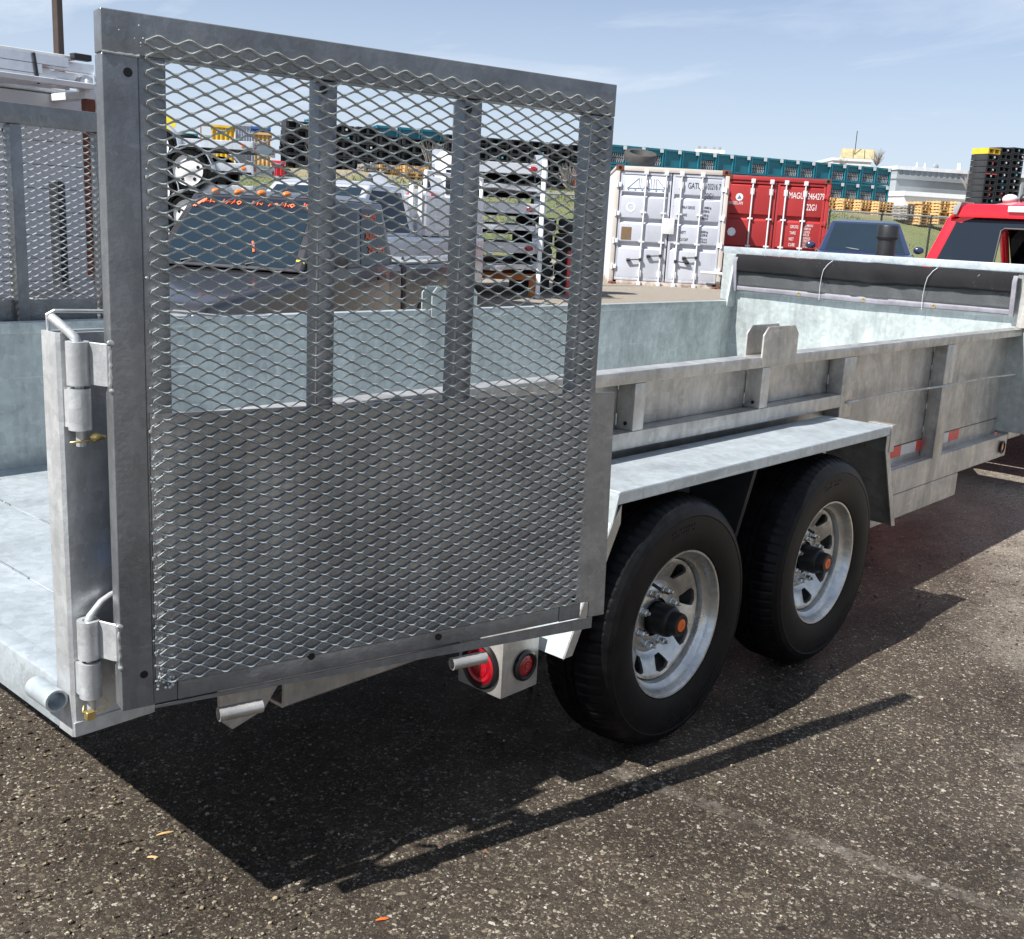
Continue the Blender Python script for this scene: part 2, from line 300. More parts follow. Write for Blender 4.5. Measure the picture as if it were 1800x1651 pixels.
# ------------------------------------------------------------------ mesh helpers
class MB:
    def __init__(s, T=None): s.v = []; s.f = []; s.T = T
    def add(s, vs, fs):
        o = len(s.v); s.v += [(s.T @ Vector(p)) if s.T else Vector(p) for p in vs]; s.f += [tuple(i + o for i in f) for f in fs]; return s
    def box(s, x0, x1, y0, y1, z0, z1):
        return s.add([(x, y, z) for x in (x0, x1) for y in (y0, y1) for z in (z0, z1)],
                     [(0, 1, 3, 2), (4, 6, 7, 5), (0, 4, 5, 1), (2, 3, 7, 6), (0, 2, 6, 4), (1, 5, 7, 3)])
    def hexa(s, b, t):
        n = len(b); return s.add(list(b) + list(t), [tuple(range(n - 1, -1, -1)), tuple(range(n, 2 * n))] + [(i, (i + 1) % n, n + (i + 1) % n, n + i) for i in range(n)])
    def prism(s, poly, axis, a, b):
        def q(p, w): return (w, p[0], p[1]) if axis == 0 else ((p[0], w, p[1]) if axis == 1 else (p[0], p[1], w))
        return s.hexa([q(p, a) for p in poly], [q(p, b) for p in poly])
    def tube(s, pts, r, n=8, cap=True):
        pts = [Vector(p) for p in pts]; rings = []; up = None
        for i, p in enumerate(pts):
            d = (pts[min(i + 1, len(pts) - 1)] - pts[max(i - 1, 0)]).normalized()
            if up is None: up = Vector((0, 0, 1)) if abs(d.z) < 0.9 else Vector((1, 0, 0))
            a = d.cross(up).normalized(); b = a.cross(d); up = b
            rr = r[i] if isinstance(r, (list, tuple)) else r
            rings.append([p + (a * math.cos(2 * PI * k / n) + b * math.sin(2 * PI * k / n)) * rr for k in range(n)])
        vs = [q for rg in rings for q in rg]; fs = []
        for i in range(len(pts) - 1):
            for k in range(n): fs.append((i * n + k, i * n + (k + 1) % n, (i + 1) * n + (k + 1) % n, (i + 1) * n + k))
        if cap: fs += [tuple(range(n - 1, -1, -1)), tuple(range(len(vs) - n, len(vs)))]
        return s.add(vs, fs)
    def pipe(s, p0, p1, r, ri, n=20):
        p0, p1 = Vector(p0), Vector(p1); d = (p1 - p0).normalized(); a = d.orthogonal().normalized(); b = d.cross(a); vs = []
        for p, rr in ((p0, r), (p1, r), (p1, ri), (p0, ri)):
            vs += [p + (a * math.cos(2 * PI * k / n) + b * math.sin(2 * PI * k / n)) * rr for k in range(n)]
        return s.add(vs, [(i * n + k, i * n + (k + 1) % n, ((i + 1) % 4) * n + (k + 1) % n, ((i + 1) % 4) * n + k) for i in range(4) for k in range(n)])
    def lathe(s, c, prof, n=32, axis=1, closed=False):
        """prof: (r, a) pairs, a along the axis"""
        c = Vector(c); vs = []
        for r, a in prof:
            for k in range(n):
                u, w = r * math.cos(2 * PI * k / n), r * math.sin(2 * PI * k / n)
                vs.append(c + (Vector((a, u, w)) if axis == 0 else (Vector((u, a, w)) if axis == 1 else Vector((u, w, a)))))
        m = len(prof); fs = [(i * n + k, i * n + (k + 1) % n, ((i + 1) % m) * n + (k + 1) % n, ((i + 1) % m) * n + k) for i in range(m if closed else m - 1) for k in range(n)]
        return s.add(vs, fs)
    def ball(s, c, r, n=8, m=5, sc=(1, 1, 1)):
        c = Vector(c); vs = [c + Vector((0, 0, r * sc[2]))]
        for i in range(1, m):
            t = PI * i / m
            for k in range(n): vs.append(c + Vector((r * sc[0] * math.sin(t) * math.cos(2 * PI * k / n), r * sc[1] * math.sin(t) * math.sin(2 * PI * k / n), r * sc[2] * math.cos(t))))
        vs.append(c - Vector((0, 0, r * sc[2]))); e = len(vs) - 1
        fs = [(0, 1 + k, 1 + (k + 1) % n) for k in range(n)] + [(e, 1 + (m - 2) * n + (k + 1) % n, 1 + (m - 2) * n + k) for k in range(n)]
        for i in range(m - 2):
            for k in range(n): fs.append((1 + i * n + k, 1 + (i + 1) * n + k, 1 + (i + 1) * n + (k + 1) % n, 1 + i * n + (k + 1) % n))
        return s.add(vs, fs)
    def mesh(s, name, bev=0.0, smooth=32, seg=1):
        me = bpy.data.meshes.new(name); me.from_pydata([tuple(p) for p in s.v], [], s.f)
        bm = bmesh.new(); bm.from_mesh(me)
        bmesh.ops.recalc_face_normals(bm, faces=bm.faces)
        if bev:
            es = [e for e in bm.edges if len(e.link_faces) == 2 and e.calc_face_angle(0) > 0.5]
            bmesh.ops.bevel(bm, geom=es, offset=bev, segments=seg, profile=0.6, affect='EDGES', clamp_overlap=True)
        bm.to_mesh(me); bm.free()
        if smooth:
            me.shade_smooth(); me.set_sharp_from_angle(angle=rad(smooth))
        return me
    def build(s, name, mat, parent=None, bev=0.0, smooth=32, seg=1):
        return put(name, s.mesh(name, bev, smooth, seg), mat, parent)
WORLD = {}
def put(name, me, mat, parent=None):
    o = bpy.data.objects.new(name, me); COL.objects.link(o)
    if mat and not me.materials: me.materials.append(M[mat] if isinstance(mat, str) else mat)
    if parent:
        o.parent = parent
        if parent.name in WORLD: o.location = -WORLD[parent.name]
    return o
def tag(o, label=None, cat=None, group=None, kind=None):
    if label: o['label'] = label
    if cat: o['category'] = cat
    if group: o['group'] = group
    if kind: o['kind'] = kind
    return o
def thing(name, label, cat, loc=(0, 0, 0), rz=0.0, group=None, world=False):
    o = bpy.data.objects.new(name, None); COL.objects.link(o); o.location = loc; o.rotation_euler = (0, 0, rz)
    o.empty_display_size = 0.2
    if world: WORLD[o.name] = Vector(loc)
    return tag(o, label, cat, group)
def dup(root, loc, rz=None, label=None, group=None):
    r = root.copy(); COL.objects.link(r); r.location = loc
    if rz is not None: r.rotation_euler = (0, 0, rz)
    if label: r['label'] = label
    if group: r['group'] = group
    for ch in list(root.children):
        c = ch.copy(); COL.objects.link(c); c.parent = r
        for g in list(ch.children):
            d = g.copy(); COL.objects.link(d); d.parent = c
    return r
def text(body, size, mat, parent, mtx, align='LEFT', name='lettering', ext=0.002, sx=1.0):
    cu = bpy.data.curves.new(name, 'FONT'); cu.body = body; cu.size = size; cu.extrude = ext; cu.align_x = align; cu.align_y = 'BOTTOM'
    cu.materials.append(M[mat]); o = bpy.data.objects.new(name, cu); COL.objects.link(o)
    bpy.context.view_layer.update(); me = bpy.data.meshes.new_from_object(o.evaluated_get(bpy.context.evaluated_depsgraph_get())); bpy.data.objects.remove(o); me.name = name; o = bpy.data.objects.new(name, me); COL.objects.link(o)
    if parent: o.parent = parent
    o.matrix_local = mtx @ Matrix.Diagonal((sx, 1, 1, 1)); return o

# ------------------------------------------------------------------ ground and setting
def smooth01(t): t = max(0.0, min(1.0, t)); return t * t * (3 - 2 * t)
FA, FB = PX(300, 400, 32.5).xy, PX(1900, 400, 53.5).xy      # line of the boundary fence
FU = (FB - FA).normalized(); FN = Vector((-FU.y, FU.x))
if FN.dot(FA) < 0: FN = -FN
def gz(x, y):
    r = math.hypot(x, y)
    n = (Vector((x, y)) - FA).dot(FN)
    z = 0.28 * smooth01((r - 9) / 9) + 0.12 * smooth01((r - 22) / 14)
    if n > 0.4:
        t = (Vector((x, y)) - FA).dot(FU) / (FB - FA).length
        t = max(0, min(1, t))
        top = 3.1 - 0.25 * t; run = 8.5 + 2.5 * t
        z += (top - 0.4) * smooth01((n - 0.4) / run); q = smooth01((n - run) / 6); z = z * (1 - q) + (2.65 + 0.45 * max(0, min(1, (x - 29) / 32))) * q
    return z
def ground_sheet():
    mb = MB(); rs = [0.0, 2, 4, 6, 8, 9, 10, 11, 12, 13, 14, 15, 16, 17, 18, 20, 22, 25, 28, 32, 36, 40, 46, 54, 65, 90, 150, 300, 700, 2500]; n = 72
    vs = [(0, 0, 0)]
    for r in rs[1:]:
        for k in range(n):
            a = 2 * PI * k / n; x, y = r * math.cos(a), r * math.sin(a)
            rr = math.hypot(x, y); z = 0.28 * smooth01((rr - 9) / 9) + 0.12 * smooth01((rr - 22) / 14)
            vs.append((x, y, z))
    fs = [(0, 1 + k, 1 + (k + 1) % n) for k in range(n)]
    for i in range(len(rs) - 2):
        for k in range(n): fs.append((1 + i * n + k, 1 + (i + 1) * n + k, 1 + (i + 1) * n + (k + 1) % n, 1 + i * n + (k + 1) % n))
    mb.add(vs, fs)
    tag(mb.build('ground', 'asphalt', smooth=60), 'wet dark chip asphalt of the yard drying to pale at the right', kind='structure')
ground_sheet()
def bank():
    mb = MB(); us = [-60 + 4 * i for i in range(45)]; ns = [0.3, 0.8, 1.6, 2.6, 3.8, 5, 6.2, 7.5, 9, 10.5, 12, 14, 17, 21, 26, 34, 50, 90, 200]
    vs = []
    for u in us:
        for k, n in enumerate(ns):
            p = FA + FU * u + FN * n; z = gz(p.x, p.y)
            z += (random.uniform(-0.12, 0.12) if 0 < k < 14 else 0) - (0.15 if k == 0 else 0)
            vs.append((p.x, p.y, z))
    m = len(ns)
    mb.add(vs, [(i * m + k, i * m + k + 1, (i + 1) * m + k + 1, (i + 1) * m + k) for i in range(len(us) - 1) for k in range(m - 1)])
    tag(mb.build('hillside', 'grass', smooth=60), 'grassy bank rising behind the chain link fence', kind='structure')
    g = MB()
    for i in range(9000):
        u = random.uniform(2, 34); n = random.uniform(0.2, 12); p = FA + FU * u + FN * n; z = gz(p.x, p.y); h = random.uniform(0.03, 0.13); a = random.uniform(0, PI); w = 0.03
        dxx, dyy = math.cos(a) * w, math.sin(a) * w; lx, ly = random.uniform(-.15, .15), random.uniform(-.15, .15)
        g.add([(p.x - dxx, p.y - dyy, z - 0.1), (p.x + dxx, p.y + dyy, z - 0.1), (p.x - dyy, p.y + dxx, z - 0.1), (p.x + lx, p.y + ly, z + h)], [(0, 1, 3), (1, 2, 3), (2, 0, 3)])
    tag(g.build('grass', 'blades', smooth=0), 'rough tufts of grass on the bank behind the fence', 'grass', kind='stuff')
bank()
# worn painted bay line, running under the trailer
A_, B_ = AT(760, 1245, 2, 0).xy, AT(1830, 1625, 2, 0).xy
d_ = (B_ - A_).normalized(); nn_ = Vector((-d_.y, d_.x)) * 0.028
lm = MB(); K = 40; vs = []
for i in range(K + 1):
    p = A_.lerp(B_ + d_ * 1.2, i / K); w = random.uniform(0.75, 1.15)
    vs += [(p.x + nn_.x * w, p.y + nn_.y * w, 0.004), (p.x - nn_.x * w, p.y - nn_.y * w, 0.004)]
lm.add(vs, [(2 * i, 2 * i + 1, 2 * i + 3, 2 * i + 2) for i in range(K)])
tag(lm.build('road_marking', 'worn', smooth=0), 'faded chalky line worn into the asphalt', kind='structure')
# loose chippings and litter
gm = MB()
for i in range(1500):
    u = random.random()
    if u < 0.45: x, y = random.uniform(0.55, 1.35), random.uniform(1.6, 3.0)
    else: x, y = random.uniform(0.7, 5.5), random.uniform(0.4, 2.4)
    r = random.choice((0.0025, 0.003, 0.004, 0.005, 0.0065)); gm.ball((x, y, r * 0.45), r, 5, 3, (random.uniform(.8, 1.5), random.uniform(.8, 1.3), 0.7))
pebble = NT('loose_chippings'); pc = pebble.vor(pebble.coord('Position'), 90, 'F1', 'Color')
pebble.set('Base Color', pebble.ramp(pc, [(0.0, (0.02, 0.018, 0.016)), (0.55, (0.05, 0.04, 0.03)), (0.8, (0.28, 0.23, 0.14)), (1.0, (0.5, 0.46, 0.36))])).set('Roughness', 0.4)
tag(gm.build('gravel', pebble.m), 'loose stone chippings lying on the wet asphalt', 'gravel', kind='stuff')
for i, (px, py, s_, a_, col, lab) in enumerate([(290, 1465, 0.020, 0.6, 'wood', 'yellowish wood sliver on the wet asphalt left of the dark shadow'), (672, 1616, 0.014, 0.4, 'orange', 'small orange chip on the asphalt below the long bar of shadow'), (268, 1507, 0.012, 0.2, 'wood', 'short tan splinter on the asphalt at the lower left')]):
    p = AT(px, py, 2, 0.003); b = MB(); d = Vector((math.cos(a_ - 0.9), math.sin(a_ - 0.9), 0))
    b.tube([p - d * s_, p - d * s_ * 0.3 + Vector((0, 0, 0.001)), p + d * s_ * 0.5, p + d * s_], [0.0012, 0.003, 0.0028, 0.001], 6)
    tag(b.build('wood_chip', col), lab, 'debris', 'bits of litter on the asphalt')

# ------------------------------------------------------------------ the trailer
YR, YL = 1.8335, 3.64            # outer faces of the two sides
PY = 1.90                        # outer face of the recessed side sheet
X0, X1 = 0.85, 6.06              # rear edge, inner face of the front wall
ZF, ZR = 0.567, 1.057            # deck, top of side rail
TR = thing('utility_trailer', 'galvanized steel tandem axle utility trailer with mesh rear gates swung open', 'trailer', (3.4, 2.73, 0), world=True)
def P(name, mb, mat, parent=None, bev=0.0, smooth=32, seg=1, label=None):
    p = parent or TR
    if p is TR: o = mb.build(name, mat, TR, bev, smooth, seg)
    else: o = mb.build(name, mat, p, bev, smooth, seg)
    if label: o['label'] = label
    if name in ('weld_bead', 'sidewall_lettering'): o['kind'] = 'stuff'
    return o
# deck of plates with welded seams
floor = None
seams = [X0 + 0.045, 1.06, 1.30, 1.92, 2.54, 3.16, 3.78, 4.40, 5.02, X1]
for i in range(len(seams) - 1):
    P('deck_plate', MB().box(seams[i] + 0.0012, seams[i + 1] - 0.0012, PY + 0.006, 3.60, ZF - 0.006, ZF - random.uniform(0, 0.0012)), 'galv_floor', bev=0.0012)
wm = MB()
for xs in seams[1:5]:
    yy = PY + 0.03
    while yy < 3.58:
        ln = random.uniform(0.03, 0.22)
        wm.tube([(xs + random.uniform(-.001, .001), yy, ZF - 0.001), (xs, yy + ln, ZF - 0.001)], 0.004, 6); yy += ln + random.choice((0.005, 0.02, 0.2))
P('weld_bead', wm, 'weld')
# rear bumper channel
P('rear_bumper', MB().box(X0 - 0.001, X0 + 0.0475, 1.893, 3.585, 0.470, ZF + .0006), 'galv_floor', bev=0.004, seg=2)
P('latch_tube', MB().pipe((0.827, 1.848, 0.546), (0.827, 1.935, 0.546), 0.0215, 0.0175, 28), 'galv_floor', smooth=50)
P('latch_tube', MB().pipe((0.827, 3.50, 0.546), (0.827, 3.58, 0.546), 0.0215, 0.0175, 24), 'galv_floor', smooth=50)
# floor crossmembers and main frame
for k in range(8):
    x = 1.42 + 0.62 * k
    P('crossmember', MB().box(x, x + 0.05, 1.912, 3.58, 0.487, 0.558), 'galv', bev=0.003)
P('frame_rail', MB().prism([(1.86, 0.484), (1.854, 0.478), (1.854, 0.370), (1.86, 0.364), (1.91, 0.364), (1.91, 0.371), (1.862, 0.373), (1.862, 0.476), (1.91, 0.478), (1.91, 0.485)], 0, 1.345, X1 + 0.03), 'galv_side', smooth=20)
P('frame_rail', MB().box(1.345, X1 + 0.03, 3.56, 3.61, 0.364, 0.486), 'galv_side', bev=0.004)
P('side_plate', MB().box(4.0, 5.408, 1.838, 1.853, 0.246, 0.362), 'galv_side', bev=0.002, label='flat lower skirt plate under the frame ahead of the wheels')
P('frame_rail', MB().box(4.0, X1 + 0.03, 1.836, 1.8535, 0.3645, 0.4845), 'galv_side', bev=0.003)
P('gusset_plate', MB().prism([(1.165, 0.54), (1.165, 0.402), (1.195, 0.372), (1.275, 0.392), (1.325, 0.455), (1.325, 0.54)], 1, 1.83, 1.842), 'galv_side', bev=0.0015)
# tongue, jack, front post
P('tongue_rail', MB().hexa([(6.05, 1.95, .37), (6.05, 2.02, .37), (7.35, 2.78, .37), (7.35, 2.70, .37)], [(6.05, 1.95, .48), (6.05, 2.02, .48), (7.35, 2.78, .48), (7.35, 2.70, .48)]), 'galv')
P('tongue_rail', MB().hexa([(6.05, 3.44, .37), (6.05, 3.51, .37), (7.35, 2.78, .37), (7.35, 2.70, .37)], [(6.05, 3.44, .48), (6.05, 3.51, .48), (7.35, 2.78, .48), (7.35, 2.70, .48)]), 'galv')
j = MB(); j.lathe((6.24, 2.72, 0.5), [(0.0, 0), (.052, 0), (.052, .99), (.060, .995), (.060, .985), (.060, 1.055), (.057, 1.063), (.045, 1.063), (.045, 1.04), (0, 1.04)], 28, 2)
P('jack_post', j, 'black', smooth=40, label='black round jack tube with a wider cap rising behind the front wall')
# side walls
def side_wall(inner, outer, s):
    """s=+1: the near (right hand) side, its posts outside"""
    t = P('side_wall', MB().box(X0 + 0.05, X1 + 0.02, inner, inner + 0.006, 0.468, ZR - 0.012), 'galv_wall' if s > 0 else 'galv_side')
    return t
wr = side_wall(PY, YR, -1)
P('top_rail', MB().box(1.012, 6.085, YR, YR + 0.066, ZR - 0.038, ZR), 'galv_side', wr, 0.004, seg=2)
P('sill_rail', MB().box(1.012, 3.966, YR, YR + 0.06, 0.823, 0.874), 'galv_side', wr, 0.004, seg=2)
for (xa, xb, za, zb) in ((2.583, 2.638, .8745, 1.0185), (3.330, 3.385, .8745, 1.0185), (3.968, 4.070, .777, 1.0185), (5.028, 5.138, .470, 1.0185), (6.092, 6.30, .455, 1.03), (1.90, 1.955, .8745, 1.0185)):
    q = MB(); q.box(xa, xb, YR + 0.001, PY - 0.002, za, zb)
    P('wall_post', q, 'galv_side', wr, 0.003, seg=2)
bw = MB()
for xa in (2.583, 3.330): bw.tube([(xa - 0.0035, YR + 0.028, 0.895), (xa + 0.001, YR + 0.028, 0.895)], 0.006, 10)
P('drain_hole', bw, 'hub', wr)
# seam welds on the side
wl = MB()
for xa in (2.583, 3.33, 3.968, 5.028, 6.092):
    z = 0.60 if xa > 4.5 else (0.80 if xa > 3.9 else .885)
    while z < 1.0:
        ln = random.uniform(0.012, 0.05); wl.tube([(xa - 0.002, PY - 0.003, z), (xa - 0.002, PY - 0.003, z + ln)], 0.0035, 6); z += ln + random.uniform(0.02, 0.09)
P('weld_bead', wl, 'weld', wr)
lb = MB(); lb.tube([(4.02, YR - 0.004, 0.838), (4.5, YR + 0.02, 0.834), (5.03, YR - 0.003, 0.828), (5.10, YR - 0.004, 0.828), (5.6, YR + 0.015, 0.822), (6.10, YR - 0.003, 0.814), (6.4, YR - 0.004, 0.81)], 0.0055, 8)
lb.box(4.015, 4.05, YR - 0.006, YR, 0.834, 0.843); lb.box(5.04, 5.10, YR - 0.006, YR, 0.823, 0.832)
P('tie_rod', lb, 'galv_side', wr)
P('panel_seam', MB().tube([(4.07, PY - 0.001, 0.564), (5.02, PY - .001, .566), (6.09, PY - .001, .566)], 0.0018, 5), 'dark', wr)
for xa, xb, m_ in ((4.63, 4.795, 'tape_red'), (4.795, 4.97, 'tape_white'), (4.97, 5.05, 'tape_red'), (5.142, 5.235, 'tape_red'), (5.235, 5.375, 'tape_white'), (5.375, 5.515, 'tape_red')):
    o = P('reflective_strip', MB().box(xa + .001, xb - .001, PY - 0.0022, PY - 0.0002, 0.513, 0.562), m_, wr)
    o['label'] = 'red reflective strip' if m_ == 'tape_red' else 'silvery white reflective strip'
ml = P('marker_light', MB().lathe((5.995, 1.836, 0.424), [(0, -.004), (.032, -.004), (.036, -.010), (.036, -.014), (.026, -.016), (.024, -.008)], 28, 1), 'hub')
P('lens', MB().lathe((5.995, 1.836, 0.424), [(0, -.0135), (.015, -.0125), (.0245, -.009)], 24, 1), 'amber', ml)
# plates that stand on the rails
def stake(x0, x1, y, yb, mat):
    pts = [(x0, ZR - 0.03), (x0, ZR + .075), (x0 + .03, ZR + .103), (x1 - .03, ZR + .103), (x1, ZR + .075), (x1, ZR - .03)]
    a = P('stake_bracket', MB().prism(pts, 1, y, y + 0.007).prism(pts, 1, yb, yb + 0.007), mat, bev=0.0012); return a
stake(3.31, 3.555, YR - 0.0025, YR + 0.063, 'galv_side'); stake(3.405, 3.70, 3.582, 3.648, 'galv_wall')
wl_ = P('side_wall', MB().box(X0 + 0.05, X1 + 0.02, 3.600, 3.606, 0.488, ZR - 0.012), 'galv_wall', label='inner face of the far side wall, streaked with white stain')
P('top_rail', MB().box(1.0, 6.085, 3.592, 3.645, ZR - 0.038, ZR), 'galv_wall', wl_, 0.004, seg=2)
for xa in (1.9, 2.58, 3.33, 3.97, 5.03): P('wall_post', MB().box(xa, xa + 0.055, 3.608, 3.66, .5, ZR - .04), 'galv_side', wl_, 0.003)
# front wall with its tall frame
ft = P('front_wall', MB().box(X1, X1 + 0.006, 1.75, 3.60, 0.50, 1.345), 'galv_wall')
P('top_rail', MB().box(X1 - 0.012, X1 + 0.045, 1.70, 3.70, 1.347, 1.390), 'galv_floor', ft, 0.004, seg=2)
P('wall_post', MB().box(X1 - 0.02, X1 + 0.045, 3.60, 3.69, ZR + .001, 1.3465), 'galv_wall', ft, 0.003)
P('wall_post', MB().box(X1 - 0.02, X1 + 0.045, 1.70, 1.868, ZR + .001, 1.3465), 'galv_side', ft, 0.003)
gp = MB(); gp.prism([(X1 - .001, 1.02), (X1 - .10, 1.02), (X1 - .06, 1.27), (X1 - .001, 1.31)], 1, 3.584, 3.5995); P('gusset_plate', gp, 'galv_wall', ft, 0.002)
# fender over the wheels
fo, fi, zt = 1.577, 1.838, 0.800
fn = MB(); fn.box(2.19, 3.862, fo, fi, zt - 0.006, zt)
fn.box(2.185, 3.866, fo - 0.0005, fo + 0.006, zt - 0.034, zt - 0.0005)
fen = P('fender', fn, 'galv_floor', bev=0.002)
sk = MB()
def skirt(xa, za, xb, zb, th):
    s_ = MB(); s_.hexa([(xa, fo, za), (xa + th, fo, za), (xb + th, fo, zb), (xb, fo, zb)], [(xa, fi, za), (xa + th, fi, za), (xb + th, fi, zb), (xb, fi, zb)]); return s_
P('fender_skirt', skirt(2.186, .795, 2.165, .72, .006), 'galv_floor', fen)
P('fender_skirt', skirt(2.165, .72, 2.000, .392, .006), 'galv_floor', fen, label='bright rear skirt slanting down behind the wheel')
P('fender_skirt', skirt(3.858, .795, 3.876, .70, .006), 'galv_side', fen)
P('fender_skirt', skirt(3.876, .70, 4.020, .388, .006), 'galv_side', fen)
for pts in ([(2.20, .7655), (2.165, .72), (2.0, .392), (2.034, .392), (2.20, .715)], [(3.84, .7655), (3.866, .7655), (3.880, .70), (4.024, .388), (3.99, .392), (3.84, .715)]):
    P('fender_lip', MB().prism(pts, 1, fo - .001, fo + .005), 'galv_side', fen, 0.001)
P('fender_tab', MB().box(3.8665, 3.905, fo - .004, fo + .09, .7, .8035), 'galv_side', fen, .001)
P('fender_brace', MB().hexa([(2.93, 1.66, .5), (2.95, 1.66, .5), (2.95, 1.835, .5), (2.93, 1.835, .5)], [(2.93, 1.60, .79), (2.95, 1.60, .79), (2.95, 1.835, .79), (2.93, 1.835, .79)]), 'dark', fen)
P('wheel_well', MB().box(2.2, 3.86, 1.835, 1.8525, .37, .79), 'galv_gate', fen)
P('fender', MB().box(2.19, 3.862, 3.62, 3.9, zt - .006, zt), 'galv_floor')
# axles and springs
for xa in (2.483, 3.387):
    P('axle', MB().tube([(xa, 1.72, .372), (xa, 3.76, .372)], 0.045, 16), 'dark')
    sp = MB()
    for k in range(4): sp.tube([(xa - .36 + .07 * k, 2.0, .33 + .012 * k), (xa, 2.0, .30 + .012 * k), (xa + .36 - .07 * k, 2.0, .33 + .012 * k)], .006, 6)
    P('leaf_spring', sp, 'dark')
# tail light box
tl = P('tail_light_box', MB().box(1.85, 1.988, 1.65, 1.802, .302, .455), 'galv_side', bev=0.004, seg=2)
P('lens', MB().lathe((1.85, 1.722, .372), [(0, -.012), (.010, -.012), (.0105, -.0105), (.020, -.0105), (.0205, -.0118), (.030, -.011), (.0305, -.0095), (.040, -.0095), (.0405, -.0098), (.05, -.006)], 36, 0), 'red_lens', tl)
P('rubber_ring', MB().lathe((1.85, 1.722, .372), [(.049, -.003), (.05, -.009), (.056, -.012), (.062, -.008), (.063, 0)], 36, 0), 'hub', tl)
P('lens', MB().lathe((1.932, 1.65, .372), [(0, -.012), (.008, -.012), (.0085, -.0105), (.014, -.0105), (.0145, -.0113), (.020, -.0103), (.0205, -.0092), (.027, -.007)], 32, 1), 'red_lens', tl)
P('rubber_ring', MB().lathe((1.932, 1.65, .372), [(.0265, -.003), (.028, -.010), (.034, -.013), (.040, -.009), (.041, 0)], 32, 1), 'hub', tl)
